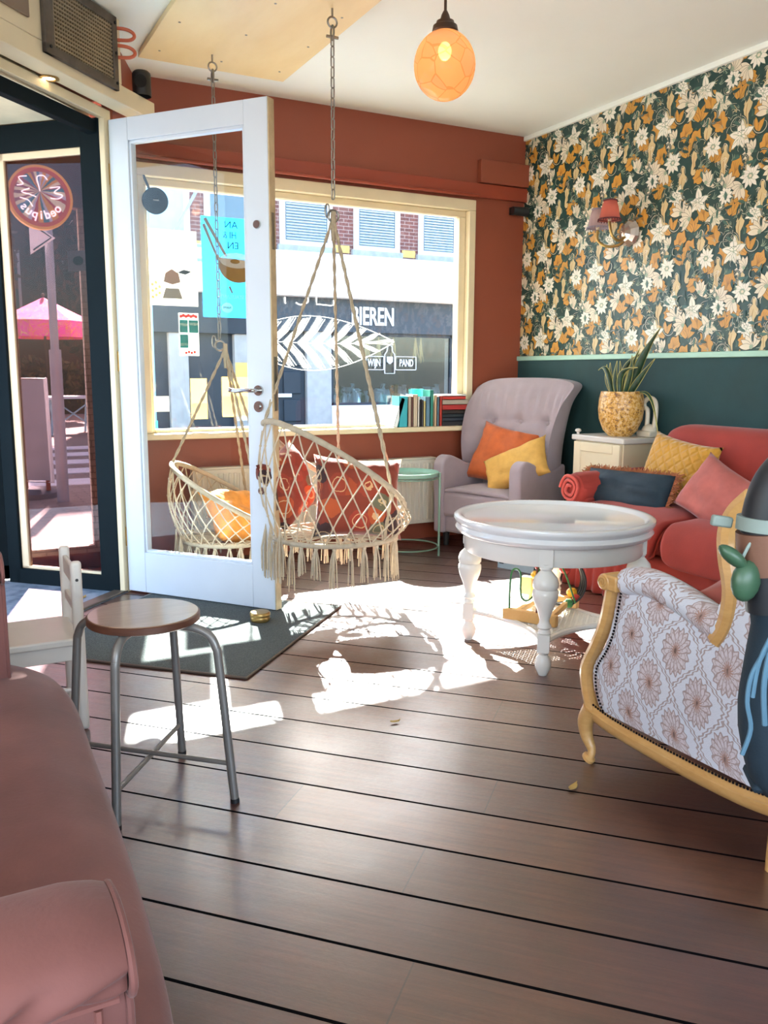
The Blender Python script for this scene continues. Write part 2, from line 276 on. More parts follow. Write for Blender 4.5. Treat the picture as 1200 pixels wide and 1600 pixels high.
MT = dict(
 floor=floor_material(), damask=damask_material(),
 rust=M('rust_wall_paint', '86412b', .55, var=.04, vscale=2, bump=.08, bscale=90),
 rust_trim=M('rust_trim_paint', '8c3a26', .4, var=.04),
 ceiling=M('ceiling_paint', 'eef3ea', .8, var=.02, vscale=1.5),
 cream=M('cream_paint', 'd6c8a8', .4, var=.04, vscale=4), creamframe=M('cream_frame_paint', 'dccdaa', .38, var=.04, vscale=5),
 white=M('white_paint', 'dfe1e3', .35, var=.03, vscale=5), whitewall=M('rear_wall_paint', 'd8d4cc', .8, var=.03),
 table=M('table_lacquer', 'e2e2dc', .16, var=.03, vscale=3), tabletop=M('table_top_lacquer', 'dfe2e4', .1, var=.02, vscale=3, coat=.3),
 doorwhite=M('door_paint', 'ccd6e0', .4, var=.03, vscale=3), dooredge=M('door_edge_paint', 'b9a583', .6, var=.15, vscale=14),
 dark=M('dark_green_paint', '09161b', .7, var=.08, spec=.12), darksteel=M('slate_metal', '44525c', .35, metal=.3),
 wainscot=M('dark_green_cloth_panel', '173c3e', .75, var=.12, vscale=5, bump=.3, bscale=350, sheen=.1),
 mint=M('mint_rail_paint', '9dc4b2', .4, var=.04),
 plywood=wood('birch_plywood', 'd9bd85', 'e8d3a2', (1.2, .4, 1), .45, 2),
 steel=M('galvanised_steel', '8d8a84', .35, metal=.9), chrome=M('polished_steel', 'c0c0c0', .18, metal=1),
 brass=M('aged_brass', 'a88b55', .35, metal=.85), bronze=M('bronze_metal', '4a3a30', .4, metal=.6),
 copper=M('painted_copper_pipe', 'b0512f', .4), grille=M('weathered_grille', '5a5148', .55, metal=.3, var=.25, vscale=12),
 black=M('black_plastic', '131416', .5), blackmat=M('black_holes', '050505', .9),
 rope=M('cotton_rope', 'aa9c84', .9, var=.12, vscale=60, bump=.4, bscale=200), net=M('cotton_cord', 'bcae96', .9, var=.1, vscale=50),
 rim=M('wrapped_rim', 'b0a48e', .85, var=.1, vscale=40, bump=.6, bscale=150),
 mauve=M('mauve_wool', '9a8c91', .95, var=.05, vscale=10, bump=.35, bscale=420, sheen=.25),
 redvelvet=M('red_velvet', '932e23', .85, var=.12, vscale=5, bump=.15, bscale=160, sheen=.12),
 pinkvelvet=M('dusty_pink_velvet', '6e423c', .8, var=.2, vscale=4, bump=.12, bscale=120, sheen=.12),
 seam=M('pink_velvet_piping', '7a4a43', .75, var=.1),
 pinkcush=M('pink_cushion_velvet', 'a8584f', .8, var=.12, vscale=14, bump=.3, bscale=60, sheen=.15),
 navy=M('navy_cotton', '182b36', .85, var=.12, vscale=12, bump=.4, bscale=40), orange=M('burnt_orange_velvet', 'b0531f', .75, var=.14, vscale=14, bump=.4, bscale=40, sheen=.15),
 mustard=M('mustard_linen', 'c79a4c', .85, var=.1, vscale=16, bump=.5, bscale=70), quilt=quilt_material('mustard_quilted_velvet', 'c08a26'),
 fringe=M('brown_fringe', 'a0603c', .9, var=.2, vscale=60), floral=flower_cushion(), ochre=M('ochre_cushion_cotton', 'd08a3c', .85, var=.2, vscale=18, bump=.4, bscale=40),
 sage=M('sage_green_metal', '6d8f80', .35, metal=.2), sagetray=M('sage_tray_enamel', '7ea595', .25),
 radiator=M('radiator_enamel', 'cfc9b8', .35, var=.02), stoolseat=wood('stool_plywood', '7a5f4c', '947862', (1, 6, 1), .35, 5, .3),
 stooledge=wood('stool_edge_wood', '46291c', '5a3626', (1, 1, 8), .45, 6), stoolmetal=M('grey_stool_tube', '76736f', .35, metal=.35),
 kidwhite=M('kid_chair_paint', 'c9c3ba', .35, var=.04), louiswood=wood('blond_beech', 'b98a4e', 'cfa468', (1, 1, 3), .35, 9, .3),
 nails=M('dark_nail_heads', '1c1a22', .3, metal=.8), leafdark=M('snake_plant_leaf', '23402c', .4, var=.3, vscale=40), leafedge=M('snake_plant_margin', 'b5a95e', .45, var=.1),
 pot=speckle('speckled_glaze', '6b4a3c', 'c9932f', 'd3b48a', 55, .35), soil=M('potting_soil', '2a1c14', .95),
 stonefloor=speckle('porch_stone', '5b7080', '74899a', '8ea0ae', 9, .5), mat=speckle('coir_mat', '33393a', '454d4d', '5b6463', 220, .95),
 pavement=brick_material('pavement_bricks', 'a08c7e', '8d7a6e', '6e625a', 1, (0, 0, 0)), stripe=M('road_marking', 'e8e8e4', .7),
 brickfar=brick_material('washed_brick', '7a4c46', '66403c', '9a8a84', 1), brickdark=brick_material('dark_red_brick', '6e3c2c', '5d3226', '4a3028', 1),
 bandwhite=M('white_render', 'eeeeea', .7, var=.01), fascia=M('slate_fascia', '2c3843', .6), fasciablue=M('dark_blue_joinery', '1c2833', .6), pillar=M('grey_stone_pillar', 'a9a8a4', .8),
 sandstone=M('yellow_stone_block', 'd8b568', .8), blind=M('white_slats', 'a9b8c0', .6), winglass=glass_mat('upper_pane', (.5, .65, .75), .10, body=.3, bodycol=(.25, .4, .5)),
 shopin=M('shop_interior_wood', '2c211e', .8), lightpane=M('pale_blue_panel', 'a8d8ee', .4), scaff=M('pale_scaffold_tube', '9cc0cf', .4, metal=.4),
 glass=glass_mat('window_glass', (.96, .99, 1), .05), doorglass=glass_mat('door_glass', (.97, .98, .97), .009), sideglass=glass_mat('porch_glass', (.40, .33, .35), .018),
 paint=shade_mat('window_paint_white', 'fbfbf8'), posterwhite=shade_mat('white_paper', 'eeeee6'), posterblue=shade_mat('blue_paper', '62c4ee'),
 ink=M('dark_ink', '0f1820', .9), paperyellow=shade_mat('yellow_paper', 'e6cf98'), tealpaper=shade_mat('teal_paper', '1c8a8c'), redprint=shade_mat('red_print', 'c8302c'), sushi=M('sushi_brown', '8a6c3c', .8), greyink=M('grey_print', '8c8478', .8),
 umbrella=umbrella_material(), treedark=M('autumn_hedge_leaves', '5a4c28', .9, var=.4, vscale=3), treebrown=M('red_reflection_leaves', '52301f', .9, var=.4, vscale=1.5), trunk=M('tree_bark', '4a3a2e', .9),  # treebrown: red reflection of the porch glass put into the leaf colour
 signedge=M('sign_yellow_rim', 'e0a83a', .4, emis=hexc('f0b040'), estr=2.6), signface=sign_material(), neonwhite=M('white_sign_letters', 'f4f2ee', .5, emis=(1, 1, 1), estr=7),
 cord=M('cream_cord', 'cfc7b4', .5), blackwire=M('black_wire', '101012', .4), greenwire=M('green_wire', '3f7d4c', .35), redwire=M('brown_red_wire', '6e3a30', .4), pine=wood('pine_wood', 'cf9f5c', 'e0b878', (1, 1, 1), .5, 8),
 beadyellow=M('yellow_bead', 'e0b02c', .4), beadred=M('red_bead', 'b8322a', .4), beadgreen=M('green_bead', '3c7d4a', .4),
 crackle=crackle_glass(), bulb=M('lit_bulb', 'fff0d0', .4, emis=(1, .78, .45), estr=9), shadepink=shade_mat('pink_lamp_cloth', 'a8605a'), shademauve=shade_mat('mauve_lamp_cloth', '9c8a94'), shadetrim=M('dark_lace_trim', '5a2a30', .9), shadetrim2=M('grey_lace_trim', '8a8494', .9),
 leather=M('brown_leather', '6e4a38', .6, bump=.15), strap=M('pale_grey_strap', '808e88', .7), strollerblack=M('black_padded_foam', '15191e', .55, sheen=.1), strollernavy=M('navy_canvas', '152834', .85, bump=.2, bscale=300), teether=M('sage_rubber', '36553f', .4), bluecord=M('light_blue_cord', '4f7388', .85), stroller_grey=M('grey_lining', '4a4a4e', .8),
 foil=M('dry_leaf', 'a88a4a', .7), ironwhite=M('cream_enamel', 'cfc6b4', .3), wickershelf=M('white_cane', 'dcd9ce', .5),
 paper=M('book_paper', 'e8e2d2', .8), metalbox=M('pale_blue_box', '8fa0ac', .6),
 poleg=M('grey_pole', '9a9aa2', .5, metal=.3), aboard=M('a_board_panel', '8e8c92', .5), rubber=M('grey_rubber_foot', '6a6468', .8), postred=M('rust_porch_wall', '8a3f2c', .6, var=.05), mosaic=brick_material('cream_mosaic_tile', 'd8cfbe', 'cbc0ae', 'a8988a', 2.2),
 bottle_g=glass_mat('green_bottle_glass', (.25, .5, .3), .1, body=.4, bodycol=(.08, .2, .1)), bottle_a=glass_mat('amber_bottle_glass', (.7, .35, .1), .1, body=.5, bodycol=(.4, .16, .05)), bottle_c=glass_mat('clear_bottle_glass', (.85, .95, 1), .1, body=.35, bodycol=(.7, .85, .9)), dried=M('dried_grass', 'b39a66', .9),
 signwhite=M('sign_letter_paint', 'f0f2f4', .7),
)
BC = {}
def colmat(h, rough=.6):
    if h not in BC: BC[h] = M('printed_cover_'+h, h, rough, var=.05)
    return BC[h]

# ================================================================== mesh helpers
class MB:
    def __init__(s): s.v = []; s.f = []; s.mi = []; s.M = Matrix.Identity(4); s.cur = 0
    def at(s, m): s.M = m; return s
    def add(s, vs, fs):
        b = len(s.v); s.v += [s.M @ Vector(p) for p in vs]; s.f += [tuple(i+b for i in f) for f in fs]; s.mi += [s.cur]*len(fs); return s
    def box(s, c, d, m=None):
        x, y, z = d[0]/2, d[1]/2, d[2]/2
        vs = [(c[0]+a*x, c[1]+b*y, c[2]+e*z) for a in (-1, 1) for b in (-1, 1) for e in (-1, 1)]
        if m is not None:
            cc = Vector(c); vs = [cc + m @ (Vector(p)-cc) for p in vs]
        return s.add(vs, [(0, 1, 3, 2), (4, 6, 7, 5), (0, 4, 5, 1), (2, 3, 7, 6), (0, 2, 6, 4), (1, 5, 7, 3)])
    def bb(s, a, b): return s.box([(a[i]+b[i])/2 for i in range(3)], [abs(b[i]-a[i]) for i in range(3)])
    def prism(s, poly, z0, z1):           # poly in xy
        n = len(poly); vs = [(p[0], p[1], z0) for p in poly]+[(p[0], p[1], z1) for p in poly]
        area = sum(poly[i][0]*poly[(i+1) % n][1]-poly[(i+1) % n][0]*poly[i][1] for i in range(n))
        fs = [tuple(range(n))[::-1], tuple(range(n, 2*n))]+[(i, (i+1) % n, n+(i+1) % n, n+i) for i in range(n)]
        if area < 0: fs = [f[::-1] for f in fs]
        return s.add(vs, fs)
    def tube(s, path, r, n=8, closed=False, cap=True, sq=1.0, up=None):
        P = [Vector(p) for p in path]; k = len(P)
        rr = r if isinstance(r, (list, tuple)) else [r]*k
        T = []
        for i in range(k):
            a = P[(i-1) % k] if (closed or i > 0) else P[i]; b = P[(i+1) % k] if (closed or i < k-1) else P[i]
            t = (b-a); T.append(t.normalized() if t.length > 1e-9 else Vector((0, 0, 1)))
        u = Vector(up) if up else (Vector((0, 0, 1)) if abs(T[0].z) < .9 else Vector((1, 0, 0)))
        u = (u - T[0]*u.dot(T[0])).normalized(); vs = []
        for i in range(k):
            u = (u - T[i]*u.dot(T[i]));
            u = u.normalized() if u.length > 1e-6 else T[i].orthogonal().normalized()
            w = T[i].cross(u)
            for j in range(n):
                a = 2*PI*j/n; vs.append(P[i]+(u*math.cos(a)*sq+w*math.sin(a))*rr[i])
        fs = []
        for i in range(k if closed else k-1):
            i2 = (i+1) % k
            for j in range(n): fs.append((i*n+j, i*n+(j+1) % n, i2*n+(j+1) % n, i2*n+j))
        if cap and not closed: fs += [tuple(range(n))[::-1], tuple((k-1)*n+j for j in range(n))]
        return s.add(vs, fs)
    def cyl(s, a, b, r, n=16, r2=None): return s.tube([a, b], [r, r if r2 is None else r2], n)
    def lathe(s, prof, c=(0, 0, 0), n=28, sx=1, sy=1):
        vs = []; fs = []; k = len(prof)
        for r, z in prof:
            for j in range(n):
                a = 2*PI*j/n; vs.append((c[0]+max(r, 1e-4)*math.cos(a)*sx, c[1]+max(r, 1e-4)*math.sin(a)*sy, c[2]+z))
        for i in range(k-1):
            for j in range(n): fs.append((i*n+j, i*n+(j+1) % n, (i+1)*n+(j+1) % n, (i+1)*n+j))
        if prof[0][0] > 1e-4: fs.append(tuple(range(n))[::-1])
        if prof[-1][0] > 1e-4: fs.append(tuple((k-1)*n+j for j in range(n)))
        return s.add(vs, fs)
    def ball(s, c, r, n=14, sz=1, sx=1, sy=1):
        k = n//2+1; return s.lathe([(r*math.sin(PI*i/(k-1)), -r*sz*math.cos(PI*i/(k-1))) for i in range(k)], c, n, sx, sy)
    def grid(s, fn, nu, nv, cu=False):
        vs = [fn(i/(nu if cu else nu-1), j/(nv-1)) for i in range(nu) for j in range(nv)]; fs = []
        for i in range(nu if cu else nu-1):
            i2 = (i+1) % nu
            for j in range(nv-1): fs.append((i*nv+j, i2*nv+j, i2*nv+j+1, i*nv+j+1))
        return s.add(vs, fs)
    def pillow(s, w, h, t, n=18, pinch=.10, wr=.012, seed=0, ex=.45):
        def half(sg):
            def fn(a, b):
                u = a*2-1; v = b*2-1
                x = w/2*u*(1-pinch*(1-v*v)*abs(u)**2*.0) * (1-pinch*(1-abs(v)**2.5)*abs(u)**3)
                z = h/2*v*(1-pinch*(1-abs(u)**2.5)*abs(v)**3)
                e = max(0, (1-abs(u)**3.2))*max(0, (1-abs(v)**3.2)); th = t/2*e**ex
                nn = noise.noise(Vector((u*2.2+seed, v*2.2, seed*1.7+sg)))+.5*noise.noise(Vector((u*5+seed, v*5, sg)))
                return (x, sg*(th+nn*wr*min(1, e*3)), z)
            return fn
        s.grid(half(1), n, n); 
        b = len(s.f); s.grid(half(-1), n, n)
        for i in range(b, len(s.f)): s.f[i] = s.f[i][::-1]
        return s
def finish(mb, name, mats, parent=None, bevel=0, seg=2, sub=0, smooth=True, solid=0, merge=False, origin=None, angle=40, soff=0):
    me = bpy.data.meshes.new(name)
    off = Vector(origin) if origin is not None else Vector((0, 0, 0))
    me.from_pydata([tuple(v-off) for v in mb.v], [], mb.f)
    if merge:
        bm = bmesh.new(); bm.from_mesh(me); bmesh.ops.remove_doubles(bm, verts=bm.verts, dist=1e-5); bmesh.ops.recalc_face_normals(bm, faces=bm.faces); bm.to_mesh(me); bm.free()
    mats = mats if isinstance(mats, (list, tuple)) else [mats]
    for m in mats: me.materials.append(m if not isinstance(m, str) else MT[m])
    if len(mats) > 1 and not merge: me.polygons.foreach_set('material_index', mb.mi)
    if smooth:
        me.polygons.foreach_set('use_smooth', [True]*len(me.polygons))
        if not sub: me.set_sharp_from_angle(angle=math.radians(angle))
    o = bpy.data.objects.new(name, me); COL.objects.link(o)
    if parent: o.parent = parent
    if origin is not None and not parent: o.location = off
    if solid: md = o.modifiers.new('solid', 'SOLIDIFY'); md.thickness = solid; md.offset = soff
    if bevel: md = o.modifiers.new('bevel', 'BEVEL'); md.width = bevel; md.segments = seg; md.limit_method = 'ANGLE'; md.angle_limit = math.radians(35)
    if sub: md = o.modifiers.new('sub', 'SUBSURF'); md.levels = sub; md.render_levels = sub
    return o
class Thing:
    """an Empty at a thing's base; parts are given in local coordinates, or in world ones with world=True"""
    def __init__(s, name, label, cat, loc=(0, 0, 0), rz=0, group=None):
        o = bpy.data.objects.new(name, None); COL.objects.link(o); o.empty_display_size = .05
        o.location = loc; o.rotation_euler = (0, 0, rz); o['label'] = label; o['category'] = cat
        if group: o['group'] = group
        s.o = o; s.loc = Vector(loc); s.rz = rz
    def part(s, name, mb, mat, parent=None, world=False, label=None, **kw):
        if world:
            inv = Matrix.Rotation(-s.rz, 4, 'Z') @ Matrix.Translation(-s.loc); mb.v = [inv @ v for v in mb.v]
        o = finish(mb, name, mat, parent or s.o, **kw)
        if label: o['label'] = label
        return o
def solo(name, label, cat, mb, mat, group=None, kind=None, origin=None, **kw):
    if origin is None:
        xs = [v.x for v in mb.v]; ys = [v.y for v in mb.v]; zs = [v.z for v in mb.v]
        origin = ((min(xs)+max(xs))/2, (min(ys)+max(ys))/2, min(zs))
    o = finish(mb, name, mat, origin=origin, **kw); o['label'] = label; o['category'] = cat
    if group: o['group'] = group
    if kind: o['kind'] = kind
    return o
def struct(name, mb, mat, **kw):
    o = finish(mb, name, mat, **kw); o['kind'] = 'structure'; return o
def dup(o, parent=None):
    c = o.copy(); COL.objects.link(c)
    if parent: c.parent = parent
    for ch in list(o.children): dup(ch, c)
    return c
def text_mb(body, size, M4, ext=.002, sx=1.0, bold=0, align='CENTER', mb=None):
    cu = bpy.data.curves.new('lettering', 'FONT'); cu.body = body; cu.size = size; cu.extrude = ext; cu.offset = bold; cu.align_x = align; cu.align_y = 'CENTER'; cu.resolution_u = 3
    o = bpy.data.objects.new('lettering', cu); COL.objects.link(o)
    bpy.context.view_layer.update()
    me = o.to_mesh(); mb = mb or MB(); mb.at(M4 @ Matrix.Diagonal((sx, 1, 1, 1)))
    mb.add([tuple(v.co) for v in me.vertices], [tuple(p.vertices) for p in me.polygons])
    o.to_mesh_clear(); bpy.data.objects.remove(o); bpy.data.curves.remove(cu); mb.at(Matrix.Identity(4)); return mb
def frame(o, x, y):   # matrix from origin, x axis, y axis
    x = Vector(x).normalized(); y = Vector(y).normalized(); z = x.cross(y)
    m = Matrix((x, y, z)).transposed().to_4x4(); m.translation = Vector(o); return m
def RZ(a): return Matrix.Rotation(a, 4, 'Z')
def T(x, y, z): return Matrix.Translation((x, y, z))
def arc(c, r, a0, a1, n, f): return [f(c, r, a0+(a1-a0)*i/(n-1)) for i in range(n)]
def smooth_path(pts, n=6):
    P = [Vector(p) for p in pts]; out = []
    for i in range(len(P)-1):
        p0 = P[max(i-1, 0)]; p1 = P[i]; p2 = P[i+1]; p3 = P[min(i+2, len(P)-1)]
        for k in range(n):
            t = k/n; out.append(.5*((2*p1)+(-p0+p2)*t+(2*p0-5*p1+4*p2-p3)*t*t+(-p0+3*p1-3*p2+p3)*t**3))
    out.append(P[-1]); return out
# ================================================================== the room shell
XR, YB, H = 3.77, 5.10, 2.77
HG = Vector((.83, 4.50, 0)); ev = Vector((.695, .719, 0)); pv = Vector((-.719, .695, 0))   # hinge, along the entrance wall, outward
JL = HG - ev*.93                                                                             # the other side of the doorway
LW = HG - ev*3.3
poly = [(-2.2, -2.5), (XR, -2.5), (XR, YB), (1.05, YB), (HG.x+.02, HG.y+.02), (LW.x, LW.y), (-2.2, LW.y-.3)]
struct('floor', MB().prism(poly, -.12, 0), 'floor', smooth=False)
struct('ceiling', MB().prism([(-2.5, -2.7), (4.0, -2.7), (4.0, 5.4), (1.0, 5.4), (HG.x-.05, HG.y+.15), (LW.x-.1, LW.y+.1), (-2.5, LW.y-.3)], H, H+.15), 'ceiling', smooth=False)
WX0, WX1, WZ0, WZ1 = 1.06, 3.355, .79, 2.31
mb = MB().bb((1.0, YB, 0), (3.9, YB+.12, WZ0-.03)).bb((1.0, YB, WZ1), (3.9, YB+.12, H)).bb((WX1, YB, WZ0-.03), (3.9, YB+.12, WZ1)).bb((1.0, YB, WZ0-.03), (WX0, YB+.12, WZ1))
mb.bb((.36, YB, 2.12), (1.0, YB+.24, H)).bb((.80, YB, 0), (1.0, YB+.24, 2.12)).bb((.36, YB, -.1), (.8, YB+.24, .12))
struct('wall_back', mb, 'rust', smooth=False)
struct('wall_right', MB().bb((XR, -2.6, 0), (XR+.2, YB+.24, H)), M('wallpaper_ground', '1c3f3a', .38, var=.05), smooth=False)
struct('wall_return', MB().prism([(HG.x-.02, HG.y+.02), (HG.x+.035, HG.y+.04), (1.09, YB), (1.0, YB)], 0, H), 'rust', smooth=False)
struct('wall_rear', MB().bb((-2.3, -2.65, 0), (XR+.1, -2.5, .7)).bb((-2.3, -2.65, 2.4), (XR+.1, -2.5, H)).bb((-2.3, -2.65, .7), (-1.2, -2.5, 2.4)).bb((2.8, -2.65, .7), (XR+.1, -2.5, 2.4)), 'whitewall', smooth=False)
struct('wall_left', MB().bb((-2.35, -2.6, 0), (-2.2, LW.y, .7)).bb((-2.35, -2.6, 2.4), (-2.2, LW.y, H)).bb((-2.35, -2.6, .7), (-2.2, -1.8, 2.4)).bb((-2.35, 1.0, .7), (-2.2, LW.y, 2.4)), 'whitewall', smooth=False)
o = JL; a = LW
struct('wall_entrance', MB().prism([(JL.x, JL.y), (LW.x-.3, LW.y-.3), (LW.x-.4, LW.y-.2), (JL.x-.1, JL.y+.1)], 0, H).prism([(HG.x, HG.y), (JL.x, JL.y), (JL.x-.08, JL.y+.08), (HG.x-.08, HG.y+.08)], 2.44, H), 'rust', smooth=False)
# chair rail, cornice and wainscot on the right wall
struct('trim_1', MB().bb((XR-.028, -2.5, 1.238), (XR, YB, 1.27)), 'mint', bevel=.004)
struct('trim_2', MB().bb((XR-.022, -2.5, H-.03), (XR, YB, H)), 'ceiling', bevel=.003)
struct('wall_right_lower', MB().bb((XR-.014, -2.5, 0), (XR, YB, 1.24)), 'wainscot', smooth=False)
# moulding over the window and the boxed corner
struct('trim_3', MB().bb((1.05, YB-.035, 2.33), (XR, YB, 2.42)).tube([(1.05, YB-.045, 2.335), (3.36, YB-.045, 2.335)], .012, 8), 'rust_trim', bevel=.003)
struct('trim_4', MB().bb((3.37, YB-.05, 2.425), (XR, YB, 2.575)), 'rust', bevel=.004)
# entrance beam with cream face
bm_ = MB(); i1 = HG + ev*.62 - pv*.12; i0 = LW - pv*.12
bp = [(i0.x, i0.y), (i1.x, i1.y), (i1.x+pv.x*.12, i1.y+pv.y*.12), (LW.x, LW.y)]
i2 = HG - ev*.08 - pv*.12
struct('trim_5', MB().prism([(i0.x, i0.y), (i2.x+ev.x*.32, i2.y+ev.y*.32), (i2.x+ev.x*.32+pv.x*.1, i2.y+ev.y*.32+pv.y*.1), (LW.x, LW.y)], 2.40, 2.485), 'cream', bevel=.004)
j2 = HG - ev*.045 - pv*.12
struct('trim_6', MB().prism([(i0.x, i0.y), (j2.x, j2.y), (j2.x+pv.x*.12, j2.y+pv.y*.12), (LW.x, LW.y)], 2.485, H), 'cream', bevel=.004)
# door frame: cream post and head against the dark porch frame
hp = HG + pv*.01
struct('trim_7', MB().prism([(HG.x-.02, HG.y-.02), (HG.x+.02, HG.y+.02), (HG.x+.02+pv.x*.03, HG.y+.02+pv.y*.03), (HG.x-.02+pv.x*.03, HG.y-.02+pv.y*.03)], 0, 2.40), 'creamframe', bevel=.003)
k0 = JL; k1 = HG
struct('trim_8', MB().prism([(k0.x-ev.x*.05, k0.y-ev.y*.05), (k1.x, k1.y), (k1.x+pv.x*.035, k1.y+pv.y*.035), (k0.x+pv.x*.035, k0.y+pv.y*.035)], 2.355, 2.40), 'creamframe', bevel=.003)
k0b = JL+pv*.045; k1b = HG+pv*.045
struct('trim_9', MB().prism([(k0b.x-ev.x*.05, k0b.y-ev.y*.05), (k1b.x-ev.x*.02, k1b.y-ev.y*.02), (k1b.x-ev.x*.02+pv.x*.05, k1b.y-ev.y*.02+pv.y*.05), (k0b.x+pv.x*.05, k0b.y+pv.y*.05)], 2.285, 2.35), 'dark', bevel=.004)
struct('trim_10', MB().prism([(JL.x-ev.x*.05, JL.y-ev.y*.05), (JL.x+ev.x*.0, JL.y+ev.y*.0), (JL.x+pv.x*.06, JL.y+pv.y*.06), (JL.x-ev.x*.05+pv.x*.06, JL.y-ev.y*.05+pv.y*.06)], 0, 2.355), 'creamframe', bevel=.003)
# porch ceiling, porch floor and threshold
struct('porch_ceiling', MB().prism([(HG.x-.07, HG.y+.07), (JL.x-.02, JL.y+.02), (-.75, 5.3), (.4, 5.34)], 2.37, 2.44), M('porch_soffit', 'd9cfae', .8), smooth=False)
struct('porch_floor', MB().prism([(HG.x, HG.y), (LW.x, LW.y), (-2.3, 2.4), (-2.3, 5.34), (.33, 5.34), (.36, 5.1), (.8, 4.56)], -.12, .004), 'stonefloor', smooth=False)
struct('threshold', MB().prism([(HG.x, HG.y), (JL.x, JL.y), (JL.x+pv.x*.07, JL.y+pv.y*.07), (HG.x+pv.x*.07, HG.y+pv.y*.07)], -.02, .014), M('threshold_bar', '6b5f52', .4, metal=.4), bevel=.004)

# the shop window: frame and glass
w = Thing('window_1', '', '', (2.2, YB, WZ0)); w.o['kind'] = 'structure'
del w.o['label']; del w.o['category']
mb = MB()
mb.bb((WX0, YB-.02, WZ1-.07), (WX1, YB+.1, WZ1)).bb((WX0, YB-.02, WZ0), (WX0+.06, YB+.1, WZ1-.0701)).bb((WX1-.05, YB-.02, WZ0), (WX1, YB+.1, WZ1-.0701))
mb.bb((WX0+.0601, YB+.03, WZ1-.11), (WX1-.0501, YB+.099, WZ1-.0701)).bb((WX1-.10, YB+.03, WZ0), (WX1-.0501, YB+.099, WZ1-.1101)).bb((WX0+.0601, YB+.03, WZ0), (WX0+.085, YB+.099, WZ1-.1101))
mb.bb((WX0+.0851, YB+.03, WZ0), (WX1-.1001, YB+.099, WZ0+.02))
w.part('window_frame', mb, 'creamframe', world=True, bevel=.004)
w.part('window_sill', MB().bb((WX0-.015, YB-.10, WZ0-.035), (WX1+.03, YB+.1, WZ0-.001)), 'creamframe', world=True, bevel=.006)
w.part('glass_pane', MB().bb((WX0+.06, YB+.058, WZ0), (WX1-.06, YB+.064, WZ1-.07)), 'glass', world=True, smooth=False)

# the porch sidelight, dark frame with glass, standing between the door frame and the street wall
s0 = Vector((.81, 4.52, 0)); s1 = Vector((.345, 4.985, 0)); sv = (s1-s0).normalized(); sn = Vector((sv.y, -sv.x, 0))
def sbox(mb, a, b, z0, z1, t=.05):
    p = s0+sv*a; q = s0+sv*b; n = sn*t/2
    return mb.prism([(p.x-n.x, p.y-n.y), (q.x-n.x, q.y-n.y), (q.x+n.x, q.y+n.y), (p.x+n.x, p.y+n.y)], z0, z1)
w2 = Thing('window_2', '', '', tuple(s0)); w2.o['kind'] = 'structure'; del w2.o['label']; del w2.o['category']
SL = (s1-s0).length
mb = MB(); sbox(mb, 0, .115, 0, 2.36, .06); sbox(mb, SL-.03, SL+.05, 0, 2.36, .06); sbox(mb, .1, SL, 0, .085, .06); sbox(mb, .1, SL, 2.235, 2.365, .06)
w2.part('window_frame', mb, 'dark', world=True, bevel=.005)
mb = MB(); sbox(mb, SL-.075, SL-.03, .085, 2.235, .03); sbox(mb, .115, SL-.03, 2.20, 2.235, .03); sbox(mb, .115, SL-.03, .085, .10, .03)
w2.part('glazing_bead', mb, 'creamframe', world=True, bevel=.003)
mb = MB(); sbox(mb, .115, SL-.07, .10, 2.20, .006); w2.part('glass_pane', mb, 'sideglass', world=True, smooth=False)
# panels of the display corner behind it
struct('trim_11', MB().bb((.752, 5.04, .16), (.79, 5.09, 2.12)).bb((.36, 5.04, .12), (.79, 5.09, .16)), 'mosaic', smooth=False)
struct('trim_12', MB().bb((.795, 4.90, 0), (.985, 5.10, 2.12)), 'postred', smooth=False)
struct('trim_13', MB().bb((.37, 5.02, 2.02), (.80, 5.1, 2.13)), M('porch_header', '7a4436', .6), smooth=False)
struct('floor_display', MB().prism([(.8, 4.56), (.37, 4.99), (.37, 5.1), (1.0, 5.1), (.86, 4.56)], -.1, .02), M('display_floor_paint', '7c4034', .5), smooth=False)
# slate panel of the outer porch, left of the sidelight
d2 = Thing('door_2', '', '', (.30, 5.03, 0)); d2.o['kind'] = 'structure'; del d2.o['label']; del d2.o['category']
d2.part('door_panel', MB().bb((-.5, 5.02, .02), (.31, 5.07, 2.36)), 'darksteel', world=True, bevel=.004)
d2.part('door_rail', MB().bb((.24, 5.0, .02), (.31, 5.02, 2.36)).bb((-.5, 5.0, .02), (.31, 5.02, .10)), 'dark', world=True, bevel=.004)

# ------------------------------------------------------------------ wallpaper: printed shapes in thin layers
def blob(cx, cy, rx, ry, n=22, lob=0, amp=0, rot=0, ph=0):
    out = []
    for i in range(n):
        a = 2*PI*i/n; r = 1+amp*math.cos(lob*a+ph)
        x = rx*r*math.cos(a); y = ry*r*math.sin(a)
        out.append((cx+x*math.cos(rot)-y*math.sin(rot), cy+x*math.sin(rot)+y*math.cos(rot)))
    return out
def petal(cx, cy, L, w, a, curl=0, n=7, base=.12):
    L_ = []; R_ = []
    for i in range(n):
        t = i/(n-1); ww = w*(math.sin(PI*min(1, base+t*(1-base)))**.8)*(1 if t < 1 else 0)
        x = L*t; y = curl*t*t*L
        L_.append((x, y+ww/2)); R_.append((x, y-ww/2))
    pts = L_+R_[::-1][1:]
    return [(cx+x*math.cos(a)-y*math.sin(a), cy+x*math.sin(a)+y*math.cos(a)) for x, y in pts]
